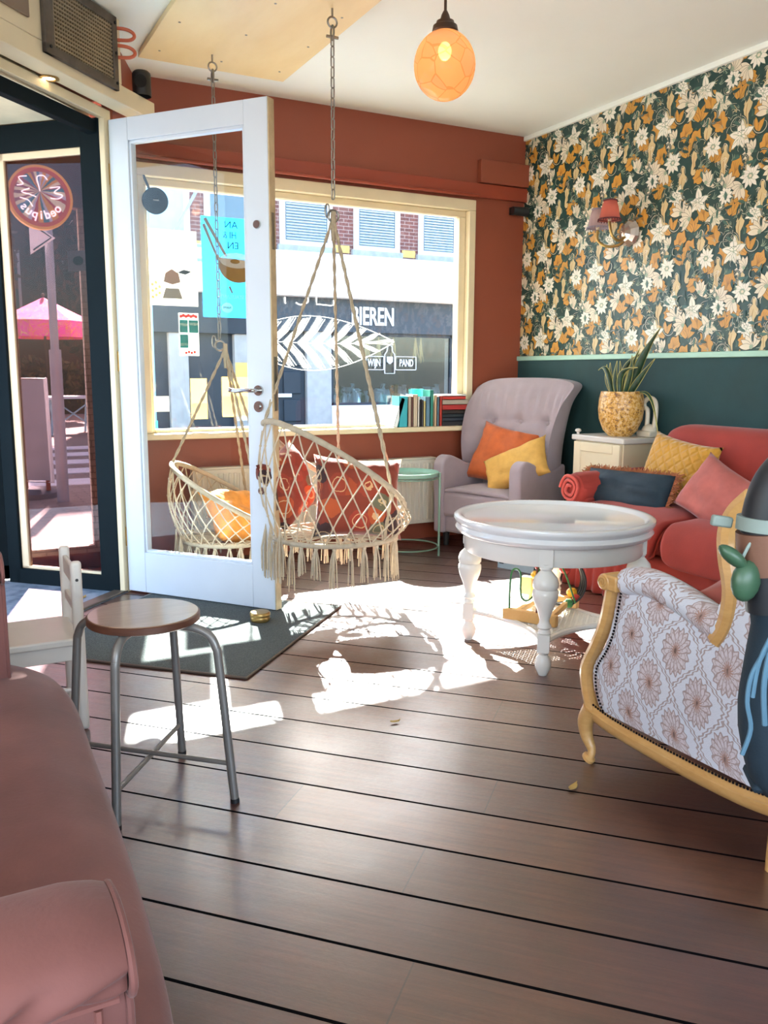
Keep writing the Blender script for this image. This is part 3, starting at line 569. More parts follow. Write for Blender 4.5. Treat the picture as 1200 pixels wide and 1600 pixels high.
def stroke(pts, w):
    P = [Vector((p[0], p[1], 0)) for p in smooth_path([(a, b, 0) for a, b in pts], 5)]; L_ = []; R_ = []
    for i, p in enumerate(P):
        t = (P[min(i+1, len(P)-1)]-P[max(i-1, 0)]).normalized(); nn = Vector((-t.y, t.x, 0))
        ww = w*(.35+.65*math.sin(PI*i/(len(P)-1)))/2
        L_.append((p.x+nn.x*ww, p.y+nn.y*ww)); R_.append((p.x-nn.x*ww, p.y-nn.y*ww))
    return L_+R_[::-1]
WPC = dict(g='1c3f3a', g2='3d6157', k='1a2c28', c='d9cdb4', w='e6dfd0', o='c08a38', o2='96682a', b='c9b283', s='8f9f86')
wp_mats = {k: M('wallpaper_ink_'+n, WPC[k], .34, var=.04, vscale=20, spec=.5) for k, n in dict(g='ground', g2='leaf', k='dark', c='cream', w='ivory', o='ochre', o2='deep_ochre', b='beige', s='sage').items()}
keys = list(wp_mats)
TW, TH = .535, .575
def motif_list():
    m = []          # (color key, polygon) in drawing order
    def P(k, poly): m.append((k, poly))
    def ink_outline(poly, g=1.10, k='k'):  # printed outline: a larger copy of the motif beneath it
        cx = sum(p[0] for p in poly)/len(poly); cy = sum(p[1] for p in poly)/len(poly)
        P(k, [(cx+(x-cx)*g, cy+(y-cy)*g) for x, y in poly])
    def lily(x, y, s, col='w', rot=0):
        s = s*1.25
        for a, L, w, c in ((90, 1.25, .62, .1), (35, 1.05, .5, -.2), (150, 1.0, .5, .2), (-25, .9, .42, -.3), (205, .95, .42, .3), (-80, .75, .36, .1), (-115, .6, .3, 0)):
            p = petal(x, y, L*s, w*s, math.radians(a)+rot, c); ink_outline(p, 1.14, 's'); P(col, p)
            P('s', stroke([(x, y), (x+math.cos(math.radians(a)+rot)*L*s*.4, y+math.sin(math.radians(a)+rot)*L*s*.4), (x+math.cos(math.radians(a+8)+rot)*L*s*.8, y+math.sin(math.radians(a+8)+rot)*L*s*.8)], .05*s))
        for i in range(5):
            a = math.radians(60+i*18); P('k', blob(x+math.cos(a)*s*.42, y+math.sin(a)*s*.42, .04*s, .04*s, 6))
    def daisy(x, y, s, col='c', n=11):
        s = s*1.5
        for i in range(n):
            a = 2*PI*i/n+.2; p = petal(x, y, s*(.85+.15*(i % 2)), s*.36, a, .05, 5); ink_outline(p, 1.12, 's'); P(col, p)
        P('s', blob(x, y, s*.28, s*.24, 12, 6, .12)); P('c', blob(x, y, s*.14, s*.12, 8))
    def bell(x, y, s, col='c', rot=0):
        s = s*1.5
        for i in range(6):
            a = math.radians(-70+28*i)+rot+PI/2; p = petal(x, y, s, s*.42, a, .03, 6); ink_outline(p, 1.1, 'k'); P(col, p)
        P('s', blob(x, y, s*.16, s*.16, 8))
    def oak(x, y, s, rot=0, k='o'):
        s = s*1.28
        pts = []
        for i in range(28):
            a = 2*PI*i/28; r = (1+.13*math.cos(7*a+.5)+.07*math.cos(12*a))*(.78+.22*math.cos(a))
            xx = s*r*math.cos(a); yy = s*.72*r*math.sin(a); pts.append((x+xx*math.cos(rot)-yy*math.sin(rot), y+xx*math.sin(rot)+yy*math.cos(rot)))
        ink_outline(pts, 1.07, 'k'); P(k, pts)
        for d in (-.7, -.35, 0, .35, .7):
            P('o2' if k == 'o' else 'k', stroke([(x-s*.5*math.cos(rot), y-s*.5*math.sin(rot)), (x+s*.1*math.cos(rot+d), y+s*.1*math.sin(rot+d)), (x+s*.72*math.cos(rot+d*.9), y+s*.72*math.sin(rot+d*.9))], .05*s))
    def trumpet(x, y, s, rot=0):
        s = s*1.2
        for a in (-40, -14, 14, 40):
            p = petal(x, y, s, s*.42, math.radians(a)+rot, a/180, 6); ink_outline(p, 1.08, 'k'); P('o', p)
            P('o2', stroke([(x, y), (x+math.cos(math.radians(a)+rot)*s*.5, y+math.sin(math.radians(a)+rot)*s*.5), (x+math.cos(math.radians(a)+rot)*s*.85, y+math.sin(math.radians(a)+rot)*s*.85)], .04*s))
    def vase(x, y, s, k='b'):
        s = s*1.5
        prof = [(.10, -.95), (.20, -.8), (.17, -.5), (.13, -.2), (.24, .05), (.28, .25), (.2, .42), (.10, .52), (.13, .66), (.08, .8)]
        pts = [(x+a*s+.05*s*math.sin(b*3), y+b*s) for a, b in prof]+[(x-a*s*.9+.05*s*math.sin(b*3), y+b*s) for a, b in prof[::-1]]
        ink_outline(pts, 1.08, 'k'); P(k, pts)
        P('o2', stroke([(x+.02*s, y+.3*s), (x-.04*s, y-.1*s), (x+.04*s, y-.6*s)], .035*s))
        P('g', stroke([(x-.2*s, y+.55*s), (x-.1*s, y+.95*s), (x+.18*s, y+.85*s), (x+.2*s, y+.5*s), (x+.34*s, y+.3*s)], .16*s))
        P('c', stroke([(x-.14*s, y+.6*s), (x-.04*s, y+.86*s), (x+.14*s, y+.76*s), (x+.2*s, y+.45*s)], .03*s))
    def swirl(x, y, s, rot=0, k='g'):
        s = s*1.35
        for sc, kk, ww in ((1, 'k', .30), (1, k, .24), (1, 'c', .045)):
            pts = []
            for i in range(9):
                t = i/8; a = rot+t*4.6; r = s*(1-.72*t); pts.append((x+r*math.cos(a), y+r*math.sin(a)))
            P(kk, stroke(pts, ww*s))
    def twig(x, y, s, rot, k='c'):
        s = s*1.35
        for i in range(3):
            a = rot+(i-1)*.5; P(k, stroke([(x, y), (x+math.cos(a)*s*.5, y+math.sin(a)*s*.5), (x+math.cos(a+.4)*s, y+math.sin(a+.4)*s)], .10*s))
    # background scatter
    rr = random.Random(3)
    for i in range(70): twig(rr.uniform(0, TW), rr.uniform(0, TH), rr.uniform(.018, .034), rr.uniform(0, 6.3), rr.choice('csbsg2'.replace('2', '') if False else ['c', 's', 'g2', 'b', 's', 'g2']))
    for i in range(14): swirl(rr.uniform(0, TW), rr.uniform(0, TH), rr.uniform(.03, .045), rr.uniform(0, 6.3), rr.choice(['g', 'g2', 'g']))
    for (x, y, s, r) in ((.07, .10, .055, .4), (.20, .34, .06, 2.2), (.31, .08, .055, 1.2), (.45, .36, .06, .2), (.12, .47, .055, 1.8), (.37, .52, .05, 2.8), (.49, .17, .052, 1.1), (.27, .22, .045, 2.0), (.02, .29, .05, 1.)): oak(x, y, s, r)
    for (x, y, s, r) in ((.16, .16, .075, 1.1), (.42, .23, .075, 1.9), (.05, .39, .07, 1.5), (.30, .44, .07, 1.2), (.51, .05, .06, 1.6)): trumpet(x, y, s, r)
    for (x, y, s) in ((.235, .14, .072), (.11, .30, .07), (.36, .37, .07), (.485, .49, .072), (.39, .10, .06), (.03, .20, .06)): vase(x, y, s)
    for i, (x, y, s) in enumerate(((.30, .30, .05), (.17, .52, .05), (.46, .28, .045), (.05, .03, .045), (.34, .18, .042))): swirl(x, y, s, i*1.3)
    for (x, y, s) in ((.335, .245, .060), (.08, .535, .052)): lily(x, y, s)
    lily(.20, .44, .052, 'c', .5); lily(.45, .42, .045, 'w', -.5)
    for (x, y, s) in ((.155, .235, .042), (.41, .04, .044), (.26, .545, .036)): daisy(x, y, s, 'w')
    for (x, y, s, r) in ((.49, .33, .05, .3), (.25, .02, .05, -.4), (.02, .46, .05, 1.2), (.36, .57, .045, 2.2), (.12, .06, .045, -.8), (.41, .16, .04, .9)): bell(x, y, s, 'c', r)
    for i, (x, y, s, k) in enumerate(((.06, .25, .040, 'g'), (.21, .07, .036, 'g2'), (.285, .36, .042, 'g'), (.47, .12, .036, 'g'), (.40, .46, .034, 'g2'), (.14, .40, .036, 'g'), (.52, .42, .034, 'g'), (.24, .50, .03, 'g'), (.36, .13, .03, 'g'), (.10, .15, .03, 'g'))):
        swirl(x, y, s, i*2.1, k); swirl(x+.018, y-.03, s*.6, i*1.3+2, k)
        for j in range(4):
            a = i*1.7+j*1.5; p_ = petal(x+.03*math.cos(a), y+.03*math.sin(a), .045, .017, a+.5, .3); P('k', [(px+.001, py-.0012) for px, py in p_]); P('g2' if j % 2 else 'g', p_)
    for i in range(26): twig(rr.uniform(0, TW), rr.uniform(0, TH), rr.uniform(.016, .028), rr.uniform(0, 6.3), rr.choice(['c', 'b', 'c', 's']))
    return m
ml = motif_list()
mb = MB(); mb.mi = []
layers = len(ml)
for iy in range(-9, 5):
    s_off = (XR)
for col_i in range(11):
    for row_i in range(4):
        s0_ = -0.10+col_i*TW; z0_ = 1.13+row_i*TH - (.17 if col_i % 2 else 0)
        if z0_ > H or z0_+TH < 1.2: continue
        for li, (k, pts) in enumerate(ml):
            mb.cur = keys.index(k); xx = XR-.0006-.0034*li/layers
            zs = [p[1]+z0_ for p in pts]
            if max(zs) > H+.13 or max(zs) < 1.2: continue
            vs = [(xx, YB-(p[0]+s0_), p[1]+z0_) for p in pts]
            if max(v[1] for v in vs) > YB+.2: continue
            mb.add(vs, [tuple(range(len(vs)))])
o = struct('wall_right_paper', mb, [wp_mats[k] for k in keys], smooth=False)

# ================================================================== the street
struct('ground', MB().prism([(-14, 5.34), (30, 5.34), (30, 60), (-14, 60)], -.3, -.1), 'pavement', smooth=False)
struct('trim_14', MB().bb((-2.3, 5.3, -.12), (5, 5.6, -.02)), 'stonefloor', smooth=False)
for i in range(5):
    y = 9.9+i*1.15
    solo('crossing_stripe', 'white road marking bar of the pedestrian crossing, %s' % ['nearest to the porch', 'second from the porch', 'middle one of five', 'second from the far side', 'farthest from the porch'][i], 'road marking', MB().bb((.1, y, -.1), (2.6, y+.55, -.09)), 'stripe', group='pedestrian crossing bars', smooth=False)
# building opposite
Y0 = 18.0
B = Thing('shop_building', 'pale brick building across the street with slate shop front and white band', 'building', (8, Y0, -.1))
mb = MB().bb((3.5, Y0, 3.75), (14, Y0+4, 8.4)); B.part('brick_wall', mb, 'brickfar', world=True, smooth=False)
B.part('white_band', MB().bb((3.5, Y0-.45, 2.78), (12.05, Y0+4, 3.62)).bb((3.5, Y0-.5, 3.55), (12.05, Y0, 3.70)), 'bandwhite', world=True, bevel=.01)
B.part('fascia', MB().bb((6.2, Y0-.12, 2.05), (11.65, Y0+.5, 2.78)), 'fascia', world=True, bevel=.01)
B.part('fascia', MB().bb((3.5, Y0-.12, 1.95), (6.2, Y0+.5, 2.78)), 'fasciablue', world=True, bevel=.01)
for x0, x1 in ((4.35, 4.75), (5.75, 6.25), (7.42, 8.02)): B.part('pillar', MB().bb((x0, Y0-.06, -.1), (x1, Y0+.4, 2.05)), 'pillar', world=True, bevel=.01)
B.part('pillar', MB().bb((11.3, Y0-.1, -.1), (12.05, Y0+.4, 2.78)), 'bandwhite', world=True, bevel=.01, label='white corner pillar')
B.part('stall_riser', MB().bb((8.02, Y0-.08, -.1), (11.3, Y0+.3, .40)), 'bandwhite', world=True, bevel=.01)
B.part('back_wall', MB().bb((3.5, Y0+1.2, -.1), (13.2, Y0+1.3, 2.9)).bb((12.9, Y0+.4, -.1), (13.0, Y0+1.2, 2.9)).bb((8.0, Y0+.3, .36), (11.3, Y0+1.2, .42)), 'shopin', world=True, smooth=False)
B.part('shop_window_frame', MB().bb((8.02, Y0-.02, .40), (11.3, Y0+.06, .46)).bb((11.2, Y0-.02, .4), (11.3, Y0+.06, 2.05)).bb((8.02, Y0-.02, .4), (8.08, Y0+.06, 2.05)).bb((8.02, Y0-.02, 1.98), (11.3, Y0+.06, 2.05)), 'fasciablue', world=True)
B.part('shop_pane', MB().bb((8.08, Y0+.02, .46), (11.2, Y0+.03, 1.98)), 'glass', world=True, smooth=False)
d = B.part('shop_door', MB().bb((6.27, Y0+.05, -.1), (7.40, Y0+.12, 2.05)), 'fasciablue', world=True, bevel=.01)
mb = MB()
for zx in range(2):
    for zz in range(3): mb.bb((6.38+zx*.5, Y0+.0, .05+zz*.62), (6.80+zx*.5, Y0+.06, .55+zz*.62))
B.part('door_panel', mb, 'fasciablue', parent=d, world=False, bevel=.02) if False else B.part('door_panel', mb, 'fasciablue', world=True, bevel=.02)
B.part('letter_plate', MB().bb((6.66, Y0-.02, .60), (7.06, Y0+.01, .68)), 'signwhite', world=True)
B.part('shop_door', MB().bb((3.5, Y0+.1, -.1), (5.75, Y0+.2, 1.95)), 'fasciablue', world=True)
def facade_window(x0, x1, z0, z1, blinds=True, pale=False):
    f = B.part('window_frame', MB().bb((x0-.12, Y0-.05, z0-.1), (x1+.12, Y0+.02, z0)).bb((x0-.12, Y0-.05, z1), (x1+.12, Y0+.02, z1+.1)).bb((x0-.12, Y0-.05, z0), (x0, Y0+.02, z1)).bb((x1, Y0-.05, z0), (x1+.12, Y0+.02, z1)).bb((x0, Y0-.04, (z0+z1)/2+.25), (x1, Y0+.02, (z0+z1)/2+.31)), 'bandwhite', world=True)
    p = B.part('pane', MB().bb((x0, Y0-.02, z0), (x1, Y0-.01, z1)), 'lightpane' if pale else 'winglass', parent=f, world=True, smooth=False)
    if blinds:
        mb = MB(); n = int((z1-z0)/.06)
        for i in range(n): mb.bb((x0+.03, Y0-.045, z0+.03+i*.06), (x1-.03, Y0-.03, z0+.055+i*.06))
        B.part('blind', mb, 'blind', parent=f, world=True, smooth=False)
    B.part('sill_stone', MB().bb((x0-.18, Y0-.1, z0-.24), (x1+.18, Y0+.02, z0-.1)), 'pillar', world=True, bevel=.01)
    B.part('stone_block', MB().bb((x1+.2, Y0-.012, z0-.18), (x1+.55, Y0, z0-.02)), 'sandstone', world=True)
facade_window(6.95, 7.95, 3.98, 5.6); facade_window(8.72, 9.65, 3.98, 5.6); facade_window(10.4, 11.25, 3.98, 5.6)
facade_window(3.95, 4.75, 3.85, 5.6, False, True); facade_window(5.3, 6.1, 4.0, 5.6, False)
def wtext(p, size, body, mat, up=(0, 0, 1), xd=(1, 0, 0), par=None, name='lettering', th=None, **kw):
    mb = text_mb(body, size, frame(p, xd, up), **kw)
    return th.part(name, mb, mat, world=True, smooth=False)
wtext((9.03, Y0-.14, 2.40), .56, 'BIEREN', 'signwhite', th=B, sx=.62, bold=.012, ext=.012)
# WIJN PAND painted on the shop pane
zc = 1.37
wtext((9.12, Y0-.03, zc), .235, 'WIJN', 'signwhite', th=B, sx=.62, bold=.004)
wtext((9.98, Y0-.03, zc), .235, 'PAND', 'signwhite', th=B, sx=.60, bold=.004)
mb = MB(); fr = .012
for x0, x1 in ((8.90, 9.38), (9.68, 10.25)):
    mb.bb((x0, Y0-.03, zc-.16), (x1, Y0-.02, zc-.145)).bb((x0, Y0-.03, zc+.145), (x1, Y0-.02, zc+.16)).bb((x0, Y0-.03, zc-.16), (x0+.015, Y0-.02, zc+.16)).bb((x1-.015, Y0-.03, zc-.16), (x1, Y0-.02, zc+.16))
mb.tube([(9.40, Y0-.03, zc-.24), (9.40, Y0-.03, zc+.2), (9.46, Y0-.03, zc+.28), (9.47, Y0-.03, zc+.38), (9.53, Y0-.03, zc+.42), (9.59, Y0-.03, zc+.38), (9.60, Y0-.03, zc+.28), (9.66, Y0-.03, zc+.2), (9.66, Y0-.03, zc-.24)], .012, 6, closed=True)
mb.lathe([(.02, 0), (.07, .05), (.075, .16), (.06, .17)], (9.53, Y0-.03, zc-.02), 12)
B.part('window_emblem', mb, 'signwhite', world=True)
# bottles, jars and dried bunches in the shop window
rb = random.Random(5)
def bottle_mb(h, r, kind):
    if kind == 'jar': return MB().lathe([(0, 0), (r, .0), (r*1.02, h*.7), (r*.8, h*.8), (r*.8, h*.84), (r*.9, h*.86), (r*.5, h*.95), (.02, h)], n=12)
    return MB().lathe([(0, 0), (r, 0), (r, h*.55), (r*.85, h*.65), (r*.32, h*.76), (r*.28, h*.97), (r*.36, h*.98), (r*.36, h), (0, h)], n=12)
descr = {'bottle_g': 'dark green', 'bottle_a': 'amber', 'bottle_c': 'clear'}
ORD = ['first', 'second', 'third', 'fourth', 'fifth', 'sixth', 'seventh', 'eighth', 'ninth', 'tenth', 'eleventh', 'twelfth', 'thirteenth', 'fourteenth', 'fifteenth', 'sixteenth', 'seventeenth', 'eighteenth', 'nineteenth', 'twentieth', 'twenty-first', 'twenty-second', 'twenty-third', 'twenty-fourth', 'twenty-fifth', 'twenty-sixth']
for i in range(26):
    x = 8.2+i*.117; k = rb.choice(['bottle_g', 'bottle_a', 'bottle_c', 'bottle_c']); kind = 'jar' if i in (6, 11, 19) else 'bottle'
    if kind == 'jar': k = 'bottle_c'
    h = rb.uniform(.30, .48) if kind == 'bottle' else .36
    mb = bottle_mb(h, rb.uniform(.038, .05) if kind == 'bottle' else .1, kind); mb.v = [v+Vector((x, Y0+.35+rb.uniform(-.03, .25), .42)) for v in mb.v]
    if kind == 'jar': lab = 'clear lidded glass jar on the ledge of the shop window, %s' % {6: 'leftmost', 11: 'middle', 19: 'rightmost'}[i]; grp = 'glass jars in the shop window'
    else: lab = '%s glass bottle on the shop window ledge, %s from the left in the row' % (descr[k], ORD[i]); grp = descr[k]+' bottles in the shop window'
    solo(kind, lab, kind, mb, k, group=grp)
for i, x in enumerate((9.05, 9.35, 9.75, 10.35, 10.5)):
    mb = MB()
    for j in range(10):
        a = rb.uniform(-.09, .09); mb.tube([(x, Y0+.2, 2.0), (x+a*.4, Y0+.2+rb.uniform(-.03, .03), 1.75), (x+a, Y0+.2+rb.uniform(-.06, .06), 1.45+rb.uniform(-.08, .08))], [.006, .02, .006], 5)
    solo('dried_bunch', 'straw coloured dried bunch hanging in the shop window, %s' % ['leftmost', 'second from the left', 'middle one of five', 'second from the right', 'rightmost'][i], 'dried flowers', mb, 'dried', group='dried bunches in the shop window')
# yellow and white notices on the door front opposite
def flat_sheet(name, label, cat, x0, x1, z0, z1, y, mat, group=None, t=.002):
    return solo(name, label, cat, MB().bb((x0, y-t, z0), (x1, y, z1)), mat, group=group, smooth=False)
flat_sheet('poster', 'yellow poster on the shop front across the street', 'poster', 5.75, 6.25, .85, 1.35, Y0-.08, M('yellow_poster_print', 'e6c06a', .7))
flat_sheet('poster', 'white poster under the yellow one across the street', 'poster', 5.75, 6.25, .1, .8, Y0-.08, 'bandwhite')
# scaffold tubes before the left part of the facade
for i, (a, b, lab) in enumerate((((3.6, Y0-1, 3.62), (6.1, Y0-1, 3.55), 'upper horizontal'), ((3.6, Y0-1, 3.35), (6.1, Y0-1, 3.28), 'lower horizontal'), ((3.95, Y0-1, 3.2), (5.1, Y0-1, 5.2), 'slanting'), ((3.8, Y0-1, -.1), (3.8, Y0-1, 5.5), 'left upright'))):
    solo('scaffold_tube', lab+' pale scaffold tube in front of the brick building', 'scaffolding', MB().cyl(a, b, .03, 8), 'scaff', group='scaffold tubes')
# dark brick building, hedge and trees seen through the porch glass; its red reflection is in their colours
D = Thing('brick_house', 'dark red brick house far behind the pink umbrella', 'building', (1, 34, -.1))
D.part('wall', MB().bb((-8, 34, -.1), (7, 40, 9)), 'brickdark', world=True, smooth=False)
for i in range(5):
    f = D.part('window', MB().bb((-6+i*2.6, 33.9, 3.2), (-4.8+i*2.6, 34.0, 5.4)), 'bandwhite', world=True, smooth=False)
    D.part('pane', MB().bb((-5.9+i*2.6, 33.88, 3.3), (-4.9+i*2.6, 33.9, 5.3)), 'winglass', parent=f, world=True, smooth=False)
def foliage(center, r, n, leaf, seed, sz=1.0):
    rr = random.Random(seed); mb = MB()
    for i in range(n):
        d = Vector((rr.gauss(0, 1), rr.gauss(0, 1), rr.gauss(0, 1))).normalized()*(rr.random()**.4); p = Vector(center)+Vector((d.x*r[0], d.y*r[1], d.z*r[2]))
        u = Vector((rr.gauss(0, 1), rr.gauss(0, 1), rr.gauss(0, 1))).normalized(); v = u.orthogonal().normalized(); L = leaf*rr.uniform(.6, 1.3)
        mb.add([p-u*L, p+v*L*.5, p+u*L, p-v*L*.5], [(0, 1, 2, 3)])
    return mb
tr = Thing('hedge', 'olive clipped hedge behind the terrace tables', 'hedge', (1.6, 27, -.1))
tr.part('foliage', foliage((2.0, 27, .7), (3.2, .5, .9), 2600, .12, 2), 'treedark', world=True, smooth=False)
tr.part('stem', MB().bb((-.6, 26.8, -.1), (4.6, 27.2, .6)), 'trunk', world=True)
for i, (x, y, r, lab) in enumerate(((.9, 30, 1.7, 'reddish brown tree rising behind the pink umbrella'), (4.6, 31, 1.8, 'reddish brown tree on the right behind the grey pole'), (-2.8, 31, 1.7, 'reddish brown tree left of the pink umbrella'))):
    t_ = Thing('street_tree', lab, 'tree', (x, y, -.1), group='trees behind the hedge')
    t_.part('crown', foliage((x, y, 4.6), (r, r, 2.9), 2600, .2, 10+i), 'treebrown', world=True, smooth=False)
    t_.part('trunk', MB().tube([(x, y, -.1), (x+.1, y, 2), (x, y, 4.5)], [.2, .15, .06], 10), 'trunk', world=True)
# pink umbrella
um = Thing('patio_umbrella', 'pink patio umbrella with yellow print beyond the porch glass', 'umbrella', (2.62, 24, -.1))
mb = MB(); n = 8; c = Vector((2.62, 24, 3.02)); ring = []; low = []
for i in range(n):
    a = 2*PI*(i+.5)/n; ring.append(c+Vector((1.25*math.cos(a), 1.25*math.sin(a), -.62))); low.append(c+Vector((1.27*math.cos(a), 1.27*math.sin(a), -1.02)))
mb.add([c]+ring+low, [(0, 1+i, 1+(i+1) % n) for i in range(n)]+[(1+i, 1+n+i, 1+n+(i+1) % n, 1+(i+1) % n) for i in range(n)])
um.part('canopy', mb, 'umbrella', world=True, smooth=False, solid=.01)
um.part('pole', MB().cyl((2.62, 24, -.1), (2.62, 24, 3.0), .03, 8), 'trunk', world=True)
um.part('finial', MB().ball((2.62, 24, 3.08), .05, 8), 'trunk', world=True)
um.part('base', MB().lathe([(.3, 0), (.3, .06), (.06, .1), (.06, .3)], (2.62, 24, -.1), 16), 'rubber', world=True)
for i, (x, y) in enumerate(((1.65, 18.0), (2.45, 18.6))):
    tb = Thing('terrace_table', ['white slatted terrace table left of the grey pole', 'white terrace table right of the grey pole'][i], 'table', (x, y, -.1), group='terrace tables across the crossing')
    tb.part('table_top', MB().bb((x-.42, y-.35, .6), (x+.42, y+.35, .65)), 'bandwhite', world=True)
    for a, b in ((-1, -1), (-1, 1), (1, -1), (1, 1)): tb.part('leg', MB().tube([(x+a*.36, y+b*.3, .6), (x+a*.30, y+b*.3, -.1)], .025, 6), 'scaff', world=True)
    tb.part('brace', MB().cyl((x-.34, y-.3, .05), (x+.34, y-.3, .55), .015, 6).cyl((x+.34, y-.3, .05), (x-.34, y-.3, .55), .015, 6), 'scaff', world=True)
# grey pole with a small triangular sign
po = Thing('street_pole', 'grey street pole with a small white triangular sign near its top', 'street pole', (1.03, 8.7, -.1))
po.part('pole', MB().tube([(1.03, 8.7, -.1), (1.03, 8.7, 1.35)], .055, 12).tube([(1.03, 8.7, 1.33), (1.03, 8.7, 3.6)], .038, 12), 'poleg', world=True)
po.part('sign_plate', MB().prism([(0, 0), (.2, .12), (0, .24)], 0, .01) if False else MB().add([(.86, 8.62, 2.2), (1.08, 8.62, 2.36), (.86, 8.62, 2.5), (.86, 8.64, 2.2), (1.08, 8.64, 2.36), (.86, 8.64, 2.5)], [(0, 1, 2), (3, 5, 4), (0, 3, 4, 1), (1, 4, 5, 2), (2, 5, 3, 0)]), 'bandwhite', world=True, smooth=False)
po.part('sign_border', MB().tube([(.885, 8.615, 2.24), (1.045, 8.615, 2.36), (.885, 8.615, 2.465)], .007, 5), 'ink', world=True)
# A-board
ab = Thing('a_board', 'grey pavement a-board sign seen edge-on through the porch glass', 'sign', (.88, 9.1, -.1))
ab.part('panel', MB().add([(.70, 9.2, .08), (.97, 8.95, .08), (.955, 8.95, 1.07), (.70, 9.2, 1.07)], [(0, 1, 2, 3)]), 'aboard', world=True, solid=.02, smooth=False)
ab.part('frame', MB().tube([(.70, 9.2, .06), (.97, 8.95, .06), (.955, 8.95, 1.08), (.70, 9.2, 1.08)], .02, 6, closed=True), 'bandwhite', world=True)
ab.part('foot', MB().lathe([(.24, 0), (.24, .05), (.18, .09), (0, .09)], (.80, 9.14, -.1), 20), 'rubber', world=True)
for q in ((.74, 9.16), (.93, 8.99)): ab.part('leg', MB().bb((q[0]-.02, q[1]-.02, -.02), (q[0]+.02, q[1]+.02, .08)), 'postred', world=True)
# ================================================================== door, mat, beam fittings
dv = Vector((.614, -.789, 0)).normalized(); dn = Vector((-dv.y, dv.x, 0))     # along the open door; its back side
dt = Thing('door', 'white glazed door standing open into the room', 'door', (.832, 4.49, 0), math.atan2(dv.y, dv.x))
DW, DH, DT = .90, 2.35, .05     # local x along the leaf, local y = thickness
def dbox(mb, x0, x1, z0, z1, y0=0, y1=DT): return mb.bb((x0, y0, z0), (x1, y1, z1))
mb = MB(); dbox(mb, 0, .115, .012, DH); dbox(mb, .775, DW, .012, DH); dbox(mb, .115, .775, 2.245, DH); dbox(mb, .115, .775, .012, .225)
dt.part('door_leaf', mb, 'doorwhite', bevel=.003, merge=False)
mb = MB(); g = .013
dbox(mb, .115, .115+g, .225, 2.245, .008, .042); dbox(mb, .775-g, .775, .225, 2.245, .008, .042); dbox(mb, .115, .775, .225, .225+g, .008, .042); dbox(mb, .115, .775, 2.245-g, 2.245, .008, .042)
dt.part('glazing_bead', mb, 'doorwhite', bevel=.002)
dt.part('glass_pane', MB().bb((.12, .022, .23), (.77, .027, 2.24)), 'doorglass', smooth=False)
mb = MB(); mb.bb((DW, .002, .012), (DW+.006, DT-.002, DH-.003)); dt.part('door_edge', mb, 'dooredge', label='worn beige meeting edge')
mb = MB().bb((DW+.005, .012, .97), (DW+.009, .038, 1.22)).bb((DW+.005, .014, 1.70), (DW+.009, .036, 1.86)).bb((DW+.005, .014, .50), (DW+.009, .036, .62))
dt.part('lock_plate', mb, 'steel')
h = dt.part('handle_rose', MB().tube([(.832, -.012, 1.065), (.832, .0, 1.065)], .024, 18), 'chrome')
hl = MB().tube(smooth_path([(.832, 0, 1.065), (.832, -.045, 1.065), (.822, -.052, 1.065), (.78, -.052, 1.066), (.74, -.05, 1.062), (.705, -.048, 1.066)], 4), [.009]*20+[.0105], 10)
hl.ball((.70, -.048, 1.066), .0115, 10)
lv = finish(hl, 'lever', [MT['chrome']], h)
dt.part('cylinder_rose', MB().tube([(.832, -.010, .99), (.832, 0, .99)], .026, 18).tube([(.832, -.018, .99), (.832, -.01, .99)], .012, 12), 'chrome')
dt.part('lock_rosette', MB().tube([(.838, -.008, 1.81), (.838, 0, 1.81)], [.018, .02], 14), 'chrome')
dt.part('lock_rosette', MB().tube([(.838, -.008, .592), (.838, 0, .592)], [.018, .02], 14), 'chrome')
for z in (.3, 1.2, 2.1): dt.part('hinge', MB().cyl((-.006, .008, z-.05), (-.006, .008, z+.05), .008, 10), 'brass')

q = Vector((.967, 2.968, 0)); mu = Vector((.70, .714, 0)); mp_ = Vector((-.72, .694, 0))
c = [q, q+mu*1.06, q+mu*1.06+mp_*1.02, q+mp_*1.02]
mb = MB().prism([(p.x, p.y) for p in c], .0, .008)
mt_ = Thing('door_mat', 'dark grey green coir mat set in the floor before the entrance', 'mat', (q.x, q.y, 0))
mt_.part('mat_surface', mb, 'mat', world=True, smooth=False)
mt_.part('mat_frame', MB().tube([tuple(p+Vector((0, 0, .006))) for p in c], .006, 6, closed=True), 'steel', world=True)
# brass tin used as door stop
br = Thing('door_stop', 'round brass tin holding the open door at its free corner', 'door stop', (1.265, 3.66, .008))
br.part('tin', MB().lathe([(.0, 0), (.043, 0), (.046, .005), (.046, .022), (.043, .026)], n=28), 'brass')
br.part('lid', MB().lathe([(.047, .024), (.048, .028), (.048, .038), (.043, .044), (0, .046)], n=28), 'brass', label='pale worn lid')

# grille box on the beam
gi = Thing('vent_grille', 'weathered perforated vent grille on the cream beam over the entrance', 'vent', (.39, 3.92, 2.43))
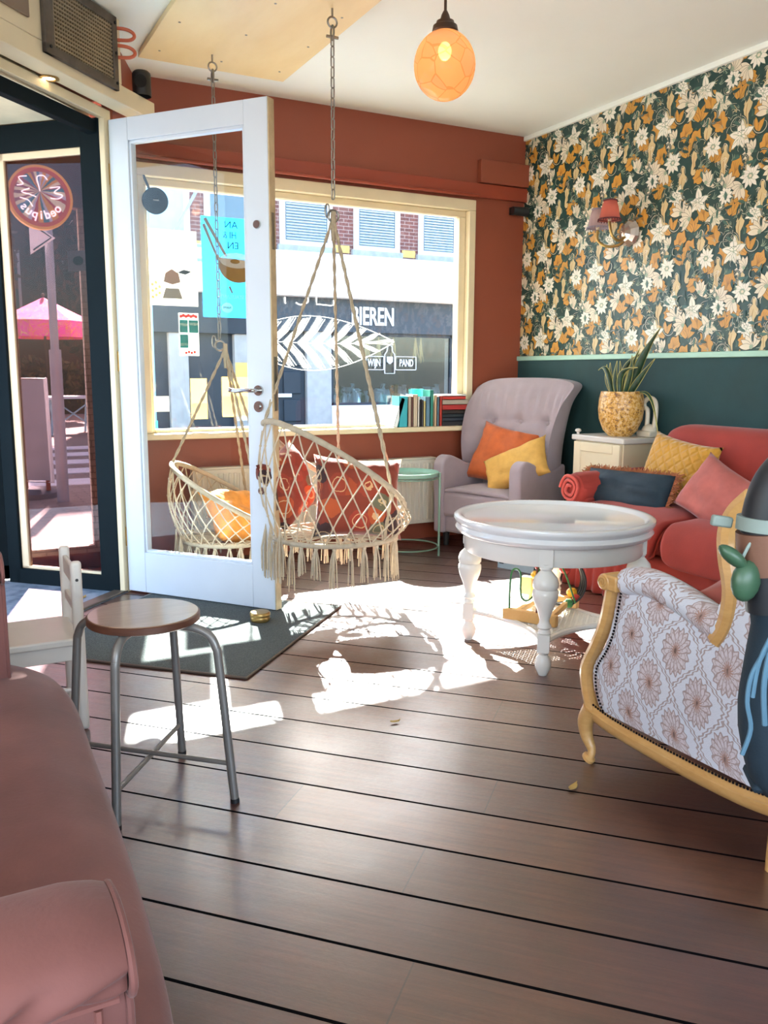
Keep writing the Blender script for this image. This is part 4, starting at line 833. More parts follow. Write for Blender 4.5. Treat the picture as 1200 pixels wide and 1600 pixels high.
# beam face plane: through HG - pv*.12, direction ev
B0 = HG - pv*.122
def onbeam(s, z, out=0): p = B0 + ev*s - pv*out; return (p.x, p.y, z)
fm = Matrix((ev, -pv, Vector((0, 0, 1)))).transposed().to_4x4(); fm.translation = B0
sA, sB = -.62, -.10
inv = None
def bmb(): return MB().at(fm)
mb = bmb(); mb.bb((sA, 0, 2.44), (sA+.06, .02, 2.76)).bb((sB-.035, 0, 2.44), (sB, .02, 2.76)).bb((sA, 0, 2.44), (sB, .02, 2.48)).bb((sA, 0, 2.72), (sB, .02, 2.76))
gi.part('grille_frame', mb, 'grille', world=True, bevel=.003)
mb = bmb(); nx, nz = 26, 15
x0, x1, z0, z1 = sA+.055, sB-.03, 2.475, 2.725
for i in range(nx+1): mb.bb((x0+(x1-x0)*i/nx-.0035, .004, z0), (x0+(x1-x0)*i/nx+.0035, .012, z1))
for j in range(nz+1): mb.bb((x0, .006, z0+(z1-z0)*j/nz-.004), (x1, .014, z0+(z1-z0)*j/nz+.004))
gi.part('perforated_plate', mb, M('grille_plate_bronze', '8a7a62', .5, metal=.3, var=.2), world=True, smooth=False)
gi.part('backing', bmb().bb((sA+.02, .0005, 2.45), (sB-.01, .003, 2.75)), 'blackmat', world=True, smooth=False)
mb = bmb()
for s_, z in ((sB-.018, 2.47), (sB-.018, 2.60), (sB-.018, 2.73), (sA+.03, 2.47)): mb.tube([(s_, .02, z), (s_, .026, z)], .007, 8)
gi.part('screw', mb, 'black', world=True)
gi2 = Thing('wall_plate', 'brown flat plate beside the grille at the top left corner', 'plate', (.2, 3.7, 2.6))
gi2.part('plate', bmb().bb((-1.0, 0, 2.54), (-.70, .012, 2.77)), M('brown_plate', '7d6a58', .6), world=True, bevel=.003)
# spotlight under the beam
sp = Thing('spotlight', 'small round recessed spotlight glowing under the cream beam', 'spotlight', (.53, 4.155, 2.40))
sp.part('bezel', MB().lathe([(.026, 0), (.042, -.001), (.043, -.005), (.028, -.006), (.026, 0)], n=28), 'brass')
sp.part('bulb', MB().lathe([(.0, -.002), (.026, -.002), (.026, -.001)], n=24), 'bulb')
lamp('spot_bulb', 'SPOT', (.53, 4.155, 2.385), 6, (1, .82, .6), direction=(0, 0, -1)).data.spot_size = 1.3
# black speakers
sk = Thing('speaker', 'small black rounded speaker standing on the cream beam', 'speaker', (1.005, 4.51, 2.485), math.radians(-20))
mb = MB().grid(lambda a, b: ((.045*math.cos(2*PI*a))*(1 if b < .8 else math.sqrt(max(0, 1-((b-.8)/.2)**2))), (.04*math.sin(2*PI*a))*(1 if b < .8 else math.sqrt(max(0, 1-((b-.8)/.2)**2))), .125*b), 20, 16, cu=True)
sk.part('body', mb, 'black'); sk.part('front_mesh', MB().tube([(0, -.036, .06), (0, -.043, .06)], .03, 16), 'blackmat')
ck = Thing('round_speaker', 'round black disc speaker mounted in the upper left window corner', 'speaker', (1.175, 5.05, 2.10))
ck.part('disc', MB().at(Matrix.Rotation(PI/2, 4, 'X')).lathe([(0, -.02), (.06, -.02), (.072, -.008), (.072, .01), (.06, .018), (0, .024)], n=36), 'dark')
ck.part('badge', MB().bb((-.016, -.027, -.003), (.016, -.023, .003)), 'steel')
ck.part('bracket', MB().tube([(0, .015, 0), (-.02, .03, .06), (-.06, .04, .16)], .008, 6), 'black')
cd = Thing('corner_camera', 'small black device on the rust wall in the room corner', 'camera', (3.66, 5.09, 2.26))
cd.part('bracket', MB().bb((-.02, -.03, -.02), (.02, .01, .03)), 'black', bevel=.004)
cd.part('body', MB().tube([(-.03, -.05, .0), (.08, -.07, -.005)], [.028, .032], 14), 'black')
# painted copper pipe bends by the column
for i, z in enumerate((2.675, 2.60)):
    z -= i*.0
    a = Vector((.795, 4.37, z+.045)); f1 = Vector((.72, -.2, 0)).normalized()
    pts = [a, a+f1*.10, a+f1*.14+Vector((.0, .0, -.012)), a+f1*.15+Vector((0, 0, -.03)), a+f1*.135+Vector((0, 0, -.045)), a+f1*.10+Vector((0, 0, -.05)), a+Vector((0, 0, -.05))]
    solo('pipe_bend', 'rust painted copper pipe loop by the column, %s' % ['upper one of two', 'lower one of two'][i], 'pipe', MB().tube(smooth_path(pts, 4), .008, 8), 'copper', group='copper pipe loops')
# ------------------------------------------------------------------ ceiling board and swing chairs
pb = Thing('ceiling_board', 'large birch plywood sheet screwed flat to the ceiling', 'board', (1.42, 3.8, 2.735))
pb.part('sheet', MB().bb((1.045, 2.8, 2.742), (1.835, 4.745, 2.769)), 'plywood', world=True, bevel=.001, smooth=False)
mb = MB()
for x in (1.12, 1.44, 1.76):
    for y in (3.0, 3.4, 3.8, 4.2, 4.6): mb.tube([(x, y, 2.740), (x, y, 2.7425)], .006, 8)
pb.part('screw', mb, 'steel', world=True)

def chain_mesh():
    mb = MB(); n = 20; pts = []
    L, w, r = .052, .024, .0036
    for i in range(n):
        a = 2*PI*i/n; x = math.cos(a)*(w/2-r); z = math.sin(a)*(w/2-r)+(1 if math.sin(a) > 0 else -1)*(L/2-w/2)
        pts.append((x, 0, z))
    mb.tube(pts, r, 6, closed=True, up=(0, 1, 0)); return mb
def make_chain(x, y, ztop, zbot, label):
    c = Thing('chain', label, 'chain', (x, y, zbot), group='swing chair chains')
    eye = MB().cyl((0, 0, ztop-zbot), (0, 0, ztop-zbot-.035), .005, 8)
    eye.tube([(.022*math.sin(2*PI*i/16), 0, ztop-zbot-.057+.022*math.cos(2*PI*i/16)) for i in range(16)], .0045, 6, closed=True, up=(0, 1, 0))
    c.part('eye_hook', eye, 'steel')
    sh = MB().tube([(.0, .016*math.sin(2*PI*i/14), ztop-zbot-.10+.03*math.cos(2*PI*i/14)) for i in range(14)], .005, 6, closed=True, up=(1, 0, 0)).cyl((-.028, 0, ztop-zbot-.118), (.028, 0, ztop-zbot-.118), .007, 8)
    c.part('shackle', sh, 'steel')
    z = ztop-zbot-.135; first = None; i = 0
    while z > .055:
        if first is None:
            first = c.part('link', chain_mesh(), 'steel'); l = first
        else: l = dup(first, c.o)
        l.location = (0, 0, z); l.rotation_euler = (0, 0, (i % 2)*PI/2+.35); z -= .0435; i += 1
    c.part('ring', MB().tube([(.026*math.cos(2*PI*k/22), 0, .0+.026*math.sin(2*PI*k/22)) for k in range(22)], .0055, 8, closed=True, up=(0, 1, 0)), 'steel')
    c.part('carabiner', MB().tube([(-.03+.011*math.cos(2*PI*k/14), 0, .02+.03*math.sin(2*PI*k/14)) for k in range(14)], .004, 6, closed=True, up=(0, 1, 0)), 'steel')
    return c
def twisted(a, b, r=.0052, tw=60):
    a = Vector(a); b = Vector(b); d = (b-a); n = max(12, int(d.length*tw)); t = d.normalized(); u = t.orthogonal().normalized(); w = t.cross(u); mb = MB()
    for s_ in (0, PI):
        mb.tube([a+d*(i/n)+(u*math.cos(i*.8+s_)+w*math.sin(i*.8+s_))*r*.75 for i in range(n+1)], r, 5)
    return mb
def swing(loc, L, rim_c, R, slopeL, slopeN, seat_z, seat_r, ring, fringe, label, seed, seat_shift=(0, 0)):
    """rim: big tilted hoop, seat: small hoop; L = unit vector to the high side, N = the other axis"""
    L = Vector(L).normalized(); N = Vector((-L.y, L.x, 0))     # N: 90 deg from L
    t = Thing('swing_chair', label, 'swing chair', loc, 0, 'macrame swing chairs')
    c0 = Vector((0, 0, rim_c)); cl = R/math.sqrt(1+slopeL**2); cn = R/math.sqrt(1+slopeN**2)
    def rim(a):
        x = math.cos(a)*cl; y = math.sin(a)*cn
        return c0+L*x+N*y+Vector((0, 0, slopeL*x+slopeN*y))
    ss = Vector((seat_shift[0], seat_shift[1], 0))
    def seat(a): return Vector((0, 0, seat_z))+ss+(L*math.cos(a)+N*math.sin(a))*seat_r
    n = 64
    t.part('rim', MB().tube([rim(2*PI*i/n)+Vector((0, 0, .0)) for i in range(n)], [.0135+.0012*(i % 2) for i in range(n)], 10, closed=True), 'rim')
    t.part('seat_ring', MB().tube([seat(2*PI*i/n) for i in range(n)], .0125, 10, closed=True), 'rim')
    def net(a, k):
        r_ = rim(a); s_ = seat(a); p = r_.lerp(s_, k); o_ = (p-Vector((0, 0, p.z))-ss*k); o_ = o_.normalized() if o_.length > .01 else Vector()
        return p+o_*math.sin(PI*k)*.045
    mb = MB(); K = 26
    for sgn in (1, -1):
        for i in range(K):
            a0 = 2*PI*i/K; pts = []
            hgt = (rim(a0)-seat(a0)).length
            for j in range(15):
                k = j/14; pts.append(net(a0+sgn*k*2*PI/K*2.5, k))
            mb.tube(pts, .0036, 5)
    # knots
    for i in range(K*2):
        for q_ in (1, 2, 3, 4):
            k = q_/5.0; a = 2*PI*i/K/2 if False else 2*PI*(i/2)/K
            if (i + q_) % 2 == 0:
                p = net(a, k); mb.ball(p, .0075, 6)
    t.part('netting', mb, 'net')
    mb = MB()
    for i in range(12):
        a = PI*i/12; mb.tube([seat(a), seat(a+PI)], .004, 5)
    for rr_ in (.35, .7): mb.tube([ss+Vector((0, 0, seat_z))+(seat(2*PI*i/24)-ss-Vector((0, 0, seat_z)))*rr_ for i in range(24)], .004, 5, closed=True)
    t.part('seat_net', mb, 'net')
    top = Vector((0, 0, ring))
    for k, a in enumerate((.12, 2.35, PI+.25, -1.75)):
        p = rim(a); mb = twisted(top, p)
        if k in (1, 3): mb2 = twisted(p, seat(a)); b = MB(); b.v = mb.v+mb2.v; b.f = mb.f+[tuple(i+len(mb.v) for i in f_) for f_ in mb2.f]; b.mi = [0]*len(b.f); mb = b
        t.part('rope', mb, 'rope')
    t.part('rope_knot', MB().tube([top+Vector((0, 0, .03)), top+Vector((0, 0, -.02)), top+Vector((0, 0, -.1))], [.012, .014, .010], 10), 'rope')
    rr = random.Random(seed)
    for i in range(26):
        a = 2*PI*i/26+rr.uniform(-.05, .05); p = seat(a); mb = MB(); ln = fringe*rr.uniform(.75, 1.15)
        for j in range(8):
            dx = rr.uniform(-.02, .02); dy = rr.uniform(-.02, .02); l_ = ln*rr.uniform(.85, 1.05)
            mb.tube([p, p+Vector((dx*.7, dy*.7, -l_*.4)), p+Vector((dx, dy, -l_))], [.003, .0034, .0026], 5)
        mb.ball(p-Vector((0, 0, .015)), .011, 8)
        t.part('tassel', mb, 'net')
    # extra long tassels by the high side
    for i in range(5):
        a = -.5+i*.28; mb = MB(); p = seat(a).lerp(rim(a), .12)+(seat(a)-ss-Vector((0, 0, seat_z))).normalized()*.03
        for j in range(9):
            dx = rr.uniform(-.018, .018); dy = rr.uniform(-.018, .018); mb.tube([p, p+Vector((dx, dy, -.12)), p+Vector((dx, dy, -.24*rr.uniform(.8, 1.1)))], .003, 5)
        t.part('tassel', mb, 'net')
    return t, rim, seat
make_chain(1.68, 3.73, 2.742, 1.86, 'steel chain from the plywood board to the nearer swing chair')
# image-left direction at the chair, and the side nearer to the camera
swing((1.68, 3.73, 0), (-.88, .30, 0), .70, .395, .62, .25, .37, .30, 1.85, .19, 'cream macrame swing chair in front of the window, hanging nearer the camera', 4)
make_chain(1.37, 4.53, 2.742, 1.29, 'steel chain from the plywood board to the swing chair behind the door')
swing((1.40, 4.53, 0), (-.90, .42, 0), .475, .35, .60, 0.05, .24, .26, 1.27, .13, 'cream macrame swing chair hanging low behind the open door', 9)
def cushion(name, label, w, h, t, loc, rot, mat, seed=0, sub=0, group=None, **kw):
    """rot: (yaw of the normal, backward tilt, roll in its plane)"""
    m = Matrix.Rotation(rot[0], 4, 'Z') @ Matrix.Rotation(rot[1], 4, 'X') @ Matrix.Rotation(rot[2], 4, 'Y')
    mb = MB(); mb.pillow(w, h, t, seed=seed, **kw)
    o_ = finish(mb, name, mat, merge=True, smooth=True, angle=180); o_.matrix_world = Matrix.Translation(loc) @ m
    o_['label'] = label; o_['category'] = 'cushion'
    if group: o_['group'] = group
    return o_
cushion('cushion', 'large rust floral cushion standing in the nearer swing chair', .44, .40, .17, (1.77, 3.66, .555), (math.radians(-12), math.radians(-16), .08), 'floral', 1, wr=.02)
cushion('cushion', 'orange floral cushion at the high back of the nearer swing chair', .34, .36, .14, (1.50, 3.90, .60), (math.radians(35), math.radians(-14), -.3), 'floral', 3, wr=.02)
cushion('cushion', 'ochre cushion lying in the swing chair behind the door', .40, .36, .16, (1.45, 4.5, .36), (math.radians(25), math.radians(-50), .2), 'ochre', 5, wr=.03)

# ------------------------------------------------------------------ window things
GY = YB+.052
def gsheet(name, label, x0, x1, z0, z1, mat, th=.0015, cat='poster', y=GY): 
    t = Thing(name, label, cat, ((x0+x1)/2, y, z0)); t.part('sheet', MB().bb((x0, y-th, z0), (x1, y, z1)), mat, world=True, smooth=False); return t
XM = frame
def mtext(th, p, size, body, mat, mirror=True, name='lettering', **kw):
    m = frame(p, (1, 0, 0), (0, 0, 1))
    mb = text_mb(body, size, m @ Matrix.Diagonal((-1 if mirror else 1, 1, 1, 1)), ext=.0005, **kw)
    return th.part(name, mb, mat, world=True, smooth=False)
pw = gsheet('poster', 'white illustrated poster taped to the window behind the door glass', 1.133, 1.432, 1.535, 1.965, 'posterwhite')
mb = MB().prism([(0, 0), (.05, 0)], 0, 1) if False else MB()
y = GY-.003
mb.tube([(1.20, y, 1.85), (1.22, y, 1.88), (1.24, y, 1.84), (1.26, y, 1.88), (1.29, y, 1.85), (1.33, y, 1.88), (1.35, y, 1.85)], .002, 4)
mb.tube([(1.23, y, 1.82), (1.28, y, 1.84), (1.33, y, 1.81), (1.30, y, 1.79), (1.38, y, 1.80)], .002, 4)
mb.tube([(1.21+.06*(i % 2), y, 1.70-.012*i) for i in range(7)], .0015, 4)
pw.part('drawing', mb, 'greyink', world=True)
pw.part('pie_drawing', MB().add([(1.23, y, 1.67), (1.24, y, 1.72), (1.28, y, 1.745), (1.32, y, 1.72), (1.33, y, 1.67), (1.28, y, 1.655)], [tuple(range(6))]), M('brown_print', 'a07858', .8), world=True, smooth=False)
pw.part('cup_drawing', MB().add([(1.22, y, 1.575), (1.34, y, 1.575), (1.32, y, 1.635), (1.24, y, 1.635)], [(0, 1, 2, 3)]), 'greyink', world=True, smooth=False)
mb = MB()
for i in range(8): mb.ball((1.165+.02*(i % 3), y, 1.58+.012*i), .010, 6)
pw.part('flower_drawing', mb, 'paperyellow', world=True)
pw.part('leaf_drawing', MB().add([(1.31, y, 1.725), (1.35, y, 1.745), (1.40, y, 1.735), (1.36, y, 1.715)], [(0, 1, 2, 3)]), 'ink', world=True, smooth=False)
pq = Thing('poster', 'light blue sushi poster taped to the window beside the door stile', 'poster', (1.6, GY, 1.48))
pq.part('sheet', MB().bb((1.462, GY-.0015, 1.477), (1.86, GY, 2.062)), 'posterblue', world=True, smooth=False)
mtext(pq, (1.645, y, 2.02), .058, 'AN', 'ink'); mtext(pq, (1.635, y, 1.96), .058, 'HI &', 'ink', sx=.8); mtext(pq, (1.655, y, 1.90), .058, 'EN', 'ink')
mtext(pq, (1.66, y, 1.60), .03, 'RESTAURANT', 'greyink', sx=1.0)
mb = MB().add([(1.475, y, 2.045), (1.495, y, 2.055), (1.62, y, 1.84), (1.605, y, 1.83)], [(0, 1, 2, 3)]).add([(1.468, y, 2.01), (1.485, y, 2.02), (1.575, y, 1.80), (1.565, y, 1.79)], [(0, 1, 2, 3)]).add([(1.62, y, 1.66), (1.632, y, 1.665), (1.65, y, 1.625), (1.64, y, 1.62)], [(0, 1, 2, 3)])
pq.part('chopsticks', mb, 'greyink', world=True, smooth=False)
pq.part('sushi_roll', MB().add([(1.565+.11*(1-math.cos(PI*i/12)), y, 1.78-.02*i/12-.085*math.sin(PI*i/12)) for i in range(13)]+[(1.785, y, 1.82), (1.565, y, 1.83)], [tuple(range(15))]), 'sushi', world=True, smooth=False)
yy = y-.001
pq.part('rice', MB().add([(1.675+.105*math.cos(2*PI*i/20), yy, 1.815+.045*math.sin(2*PI*i/20)) for i in range(20)], [tuple(range(20))]), 'paint', world=True, smooth=False)
pq.part('filling', MB().add([(1.665+.03*math.cos(2*PI*i/14), yy-.001, 1.81+.014*math.sin(2*PI*i/14)) for i in range(14)], [tuple(range(14))]), 'sushi', world=True, smooth=False)
pq.part('round_mark', MB().add([(1.61+.035*math.cos(2*PI*i/20), y, 1.535+.03*math.sin(2*PI*i/20)) for i in range(20)], [tuple(range(20))]), 'paperyellow', world=True, smooth=False)
mtext(pq, (1.61, yy-.001, 1.535), .02, 'NAMI', 'ink')
py = Thing('flyer', 'teal and white flyer block with red fruit print stuck on the window', 'flyer', (1.37, GY, 1.24))
py.part('sheet', MB().bb((1.312, GY-.001, 1.245), (1.43, GY, 1.495)), 'posterwhite', world=True, smooth=False)
py.part('teal_panel', MB().bb((1.315, y, 1.38), (1.365, y+.0005, 1.455)).bb((1.37, y, 1.38), (1.428, y+.0005, 1.455)).bb((1.315, y, 1.29), (1.365, y+.0005, 1.37)), 'tealpaper', world=True, smooth=False)
mb = MB()
for i in range(7): mb.ball((1.325+.015*i, y, 1.475+.006*(i % 2)), .011, 6, sy=.1)
for i in range(4): mb.ball((1.35+.017*i, y, 1.262+.005*(i % 2)), .009, 6, sy=.1)
py.part('fruit_print', mb, 'redprint', world=True)
mtext(py, (1.34, yy, 1.425), .026, 'HAPPY', 'posterwhite', sx=.6); mtext(py, (1.40, yy, 1.43), .022, 'NEW', 'posterwhite'); mtext(py, (1.34, yy, 1.31), .02, '17-22', 'posterwhite')
gsheet('note', 'blank white square note low on the left of the window', 1.148, 1.236, .915, 1.005, 'posterwhite', cat='note')
nt = gsheet('note', 'yellow and white printed sheet low on the window behind the swing rope', 1.37, 1.47, .865, 1.11, 'paperyellow', cat='note')
nt.part('white_half', MB().bb((1.372, y, .868), (1.468, y+.001, .96)), 'posterwhite', world=True, smooth=False)
nt = gsheet('note', 'wide yellow and white sheet low on the window beside the door handle', 1.565, 1.74, .875, 1.12, 'paperyellow', cat='note')
nt.part('white_half', MB().bb((1.57, y, .88), (1.735, y+.001, 1.0)), 'posterwhite', world=True, smooth=False)
gsheet('sticker', 'tiny light blue sticker in the lower left window corner', 1.118, 1.165, .815, .86, 'posterblue', cat='sticker')
# leaf painted on the glass
y = GY-.001
lf = Thing('window_painting', 'white leaf painted on the window glass behind the nearer swing chair', 'window painting', (2.3, GY, 1.13))
xa, xb, zc_ = 1.80, 2.765, 1.325
def lw(k): return .172*math.sin(PI*min(1, .10+.9*k)**.85)**.9 if k < 1 else 0
up = []; dn_ = []
for i in range(30):
    k = i/29; x = xa+(xb-xa)*k; mid = zc_+.02-.01*k+.05*k*k-.03*k; up.append((x, mid+lw(k)*.98)); dn_.append((x, mid-lw(k)*1.02))
mb = MB()
def z3(L_): return [(a, y, b) for a, b in L_]
mb.tube(z3(up), .006, 5, sq=.3); mb.tube(z3(dn_), .006, 5, sq=.3); mb.tube([(xa+(xb-xa)*k/10, y, (up[int(2.9*k)][1]+dn_[int(2.9*k)][1])/2) for k in range(11)], .006, 5, sq=.3)
lf.part('outline', mb, 'paint', world=True)
mb = MB(); rr = random.Random(11)
for i in range(9):
    k = .03+i*.103
    for sgn in (1, -1):
        i0_ = int(k*29); i1_ = min(29, int((k+.10)*29)); m0 = ((up[i0_][0]), (up[i0_][1]+dn_[i0_][1])/2); e = up if sgn > 0 else dn_
        tip = e[min(29, i1_+1)]; 
        for q_ in (1, 2, 3, 4, 5, 7):
            w_ = (q_-4)*.0085; 
            mb.tube([(m0[0]+w_*1.1, y, m0[1]+sgn*.004), (m0[0]+w_+(tip[0]-m0[0])*.5+.01, y, m0[1]+(tip[1]-m0[1])*.45), (tip[0]+w_*1.0, y, m0[1]+(tip[1]-m0[1])*rr.uniform(.88, .98))], [.0028, .0036, .0018], 4)
lf.part('veins', mb, 'paint', world=True)
mb = MB()
mb.tube([(1.985, y, 1.615), (1.985, y, 1.585), (1.99, y, 1.575)], .004, 4).tube(smooth_path([(2.06, y, 1.585), (2.09, y, 1.572), (2.14, y, 1.59), (2.14, y, 1.62)], 4), .004, 4).tube([(2.20, y, 1.625), (2.20, y, 1.58), (2.30, y, 1.575), (2.32, y, 1.58), (2.32, y, 1.61)], .004, 4)
lf.part('line_strokes', mb, 'paint', world=True)
# books on the sill
BY0, BY1 = YB-.085, YB+.035
def book(x0, x1, h, col, label, tilt=0, depth=.105, z0=WZ0, y0=None, pages=True):
    y0 = BY0 if y0 is None else y0
    t = Thing('book', label, 'book', ((x0+x1)/2, y0, z0), 0, 'books on the window sill'); w_ = x1-x0; hw = w_/2
    m = Matrix.Rotation(tilt, 4, 'Y')
    c = MB().at(m); tk = min(.0025, w_*.12)
    c.bb((-hw, 0, 0), (hw, .003, h)).bb((-hw, 0, 0), (-hw+tk, depth, h)).bb((hw-tk, 0, 0), (hw, depth, h))
    t.part('cover', c, colmat(col), smooth=False)
    t.part('pages', MB().at(m).bb((-hw+tk, .003, .003), (hw-tk, depth-.004, h-.004)), 'paper', smooth=False); return t
def zb(px): return None
X0 = lambda px: 2.61+(px-600)*.00505
book(X0(616), X0(621.5), .20, 'e9eef0', 'white book leaning against the left end of the book row', .30)
book(X0(624.5), X0(637), .205, '3aa6b4', 'thick book with teal and white cover, leftmost upright one', 0)
book(X0(638), X0(642.5), .205, 'b7a692', 'beige book beside the thick teal and white one')
book(X0(643), X0(645.2), .20, '6e4a44', 'thin brown topped book between two beige ones')
book(X0(645.6), X0(652.4), .215, 'bfae96', 'broad beige book, tallest of the left half')
book(X0(653), X0(655), .20, 'e8e4da', 'thin white book before the black ones')
book(X0(655.3), X0(658.6), .185, '1a1c20', 'black book with white spine lettering')
book(X0(659), X0(661.2), .18, '4a4c50', 'dark grey striped book beside the black one')
book(X0(661.6), X0(664.5), .17, 'c8b87a', 'yellow and navy book in the middle of the row')
book(X0(665), X0(671.4), .20, '5f8296', 'wide grey blue book left of the green spine')
book(X0(672), X0(676.5), .245, '2f8577', 'tall green spined book with turquoise cover, tallest in the row')
o_ = solo('booklet', 'turquoise booklet standing behind the tall green book', 'booklet', MB().bb((X0(657), YB+.037, WZ0+.03), (X0(676), YB+.041, WZ0+.25)), colmat('3cc8c4'), smooth=False)
book(X0(678.6), X0(682), .21, 'cfae8e', 'salmon beige thin book right of the green one')
book(X0(682.6), X0(686), .20, '56707e', 'grey blue narrow book beside the red one')
book(X0(686.6), X0(690.6), .205, 'a8352a', 'upright red book beside the lying stack')
st = [(.032, '23262c', 'lowest black book of the lying stack'), (.024, '2c3540', 'second book from the bottom of the lying stack, dark grey'), (.024, '1f2a30', 'third book from the bottom of the lying stack, blackish green'), (.026, '26221f', 'fourth book from the bottom of the lying stack, brownish black'), (.036, 'a8302c', 'red book lying on the black ones'), (.034, 'a49888', 'grey beige book lying on the red one'), (.022, 'c0392e', 'thin red book near the top of the lying stack'), (.010, 'f0efe8', 'white booklet lying on top of the stack')]
z = WZ0
for i, (h, c, lab) in enumerate(st):
    w0 = X0(691.2); w1 = X0(727 if i < 4 else 732 if i < 6 else 728) if i < 7 else X0(729)
    t = Thing('book', lab, 'book', ((w0+w1)/2, BY0, z), 0, 'books on the window sill')
    hw = (w1-w0)/2; t.part('cover', MB().bb((-hw, 0, 0), (hw, .003, h)).bb((-hw, 0, 0), (hw, .115, .0025)).bb((-hw, 0, h-.0025), (hw, .115, h)), colmat(c), smooth=False)
    t.part('pages', MB().bb((-hw+.003, .003, .0025), (hw-.003, .11, h-.0025)), 'paper', smooth=False); z += h+.0006
book(X0(733), X0(737), .15, 'd8cdb4', 'cream book standing right of the lying stack')
book(X0(737.5), X0(740.5), .14, '8a6a58', 'brown book at the right end of the sill')

# radiator
ra = Thing('radiator', 'cream panel radiator under the shop window', 'radiator', (2.15, 5.03, 0))
ra.part('panel', MB().bb((1.33, 4.985, .13), (3.0, 5.0, .57)).bb((1.33, 5.03, .13), (3.0, 5.045, .57)), 'radiator', world=True, bevel=.004)
mb = MB()
n = 50
for i in range(n): x = 1.35+(3.0-1.37)*i/(n-1); mb.bb((x-.009, 4.977, .155), (x+.009, 4.987, .545))
ra.part('ribs', mb, 'radiator', world=True, bevel=.003)
ra.part('top_grille', MB().bb((1.325, 4.98, .57), (3.005, 5.05, .582)), 'radiator', world=True, bevel=.003)
ra.part('side_cover', MB().bb((1.322, 4.985, .13), (1.33, 5.045, .575)), 'radiator', world=True)
ra.part('valve', MB().cyl((1.30, 5.0, .0), (1.30, 5.0, .2), .008, 8).cyl((1.26, 5.0, .2), (1.34, 5.0, .2), .016, 10), 'brass', world=True)
ra.part('wall_bracket', MB().bb((1.6, 5.04, .2), (1.64, 5.1, .5)).bb((2.7, 5.04, .2), (2.74, 5.1, .5)), 'radiator', world=True)
# porch corner things: round sign, power strip, wifi sticker
sg = Thing('round_sign', 'round lit beer sign with mirrored white lettering behind the porch glass', 'sign', (.56, 5.0, 2.05))
R90 = Matrix.Rotation(PI/2, 4, 'X')
sg.part('housing', MB().at(R90).lathe([(0, -.035), (.155, -.035), (.162, -.02), (.162, .025), (.150, .028), (.150, .02), (0, .02)], n=48), 'signedge')
sg.part('face', MB().at(R90).lathe([(0, .0215), (.150, .0215), (.150, .021), (0, .021)], n=48), 'signface')
mb = MB(); word = 'oedipus'
for i, ch in enumerate(word):
    a = math.radians(-90) + (3-i)*(-.30)*-1
    a = math.radians(-90) + (3-i)*.30      # mirrored: first letter on the right
    p = (.103*math.cos(a), -.024, .103*math.sin(a)+.012)
    xd = Vector((-math.sin(a), 0, math.cos(a))); ud = Vector((-math.cos(a), 0, -math.sin(a)))
    m4 = frame(p, xd, ud) @ Matrix.Diagonal((-1, 1, 1, 1)); text_mb(ch, .062, m4, ext=.001, mb=mb, bold=.0012)
sg.part('lettering', mb, 'neonwhite', smooth=False)
mb = MB()
def sw(pts, r=.003): mb.tube(smooth_path([(a, -.025, b) for a, b in pts], 5), r, 5)
sw([(.04, .09), (.02, .11), (-.01, .10), (-.005, .06), (.0, .03)]); sw([(-.06, .10), (-.10, .09), (-.08, .06), (-.11, .05)]); sw([(-.05, .04), (-.09, .02), (-.05, .01), (-.02, .0)]); sw([(.05, .05), (.10, .06), (.07, .03), (.11, .02), (.09, .0), (.05, .0)]); sw([(-.10, -.01), (-.06, -.02), (-.04, -.05)])
sg.part('swirl_lettering', mb, 'neonwhite')
sg.part('bracket', MB().cyl((0, .03, .0), (0, .06, .08), .01, 8), 'bronze')
ps = Thing('power_strip', 'white power strip with a cream cord hanging behind the porch glass', 'power strip', (.80, 4.70, 2.12), math.radians(-40))
ps.part('strip', MB().bb((-.022, -.02, -.10), (.022, .012, .13)), 'kidwhite', bevel=.005)
cdp = smooth_path([(.0, 0, -.10), (-.005, 0, -.22), (-.03, .02, -.42), (-.05, .04, -.60), (-.02, .05, -.80), (.045, .02, -.98), (.05, .0, -1.08), (-.0, .02, -1.12), (-.06, .04, -1.16), (-.075, .04, -1.26), (-.04, .02, -1.34), (-.06, .02, -1.55), (-.03, .0, -2.06)], 6)
ps.part('cord', MB().tube(cdp, .0045, 6), 'cord')
wf = Thing('wifi_sticker', 'white wifi sticker on the porch glass by the dark stile', 'sticker', (.70, 4.61, 1.63))
mwf = Matrix((sv, Vector((0, 0, 1)), sv.cross(Vector((0, 0, 1))))).transposed().to_4x4(); mwf.translation = s0+sv*.18+sn*.0045+Vector((0, 0, 1.70))
mwf = mwf @ Matrix.Diagonal((-1, 1, 1, 1))
def wfp(name, mb, mat): mb.v = [mwf @ v for v in mb.v]; return wf.part(name, mb, mat, world=True, smooth=False)
wfp('sheet', MB().bb((-.062, -.05, -.001), (.062, .05, .001)), 'bandwhite')
sgn_ = 1
wfp('badge', MB().prism([(.03*math.cos(2*PI*i/24), .022*math.sin(2*PI*i/24)) for i in range(24)], -.003, .003), 'ink')
wfp('lettering', text_mb('free', .018, T(0, .037, .002), ext=.0006), 'ink')
wfp('lettering', text_mb('wifi zone here', .014, T(0, -.036, .002), ext=.0006), 'ink')
wfp('badge_lettering', text_mb('WiFi', .024, T(0, 0, .0035), ext=.0006), 'bandwhite')
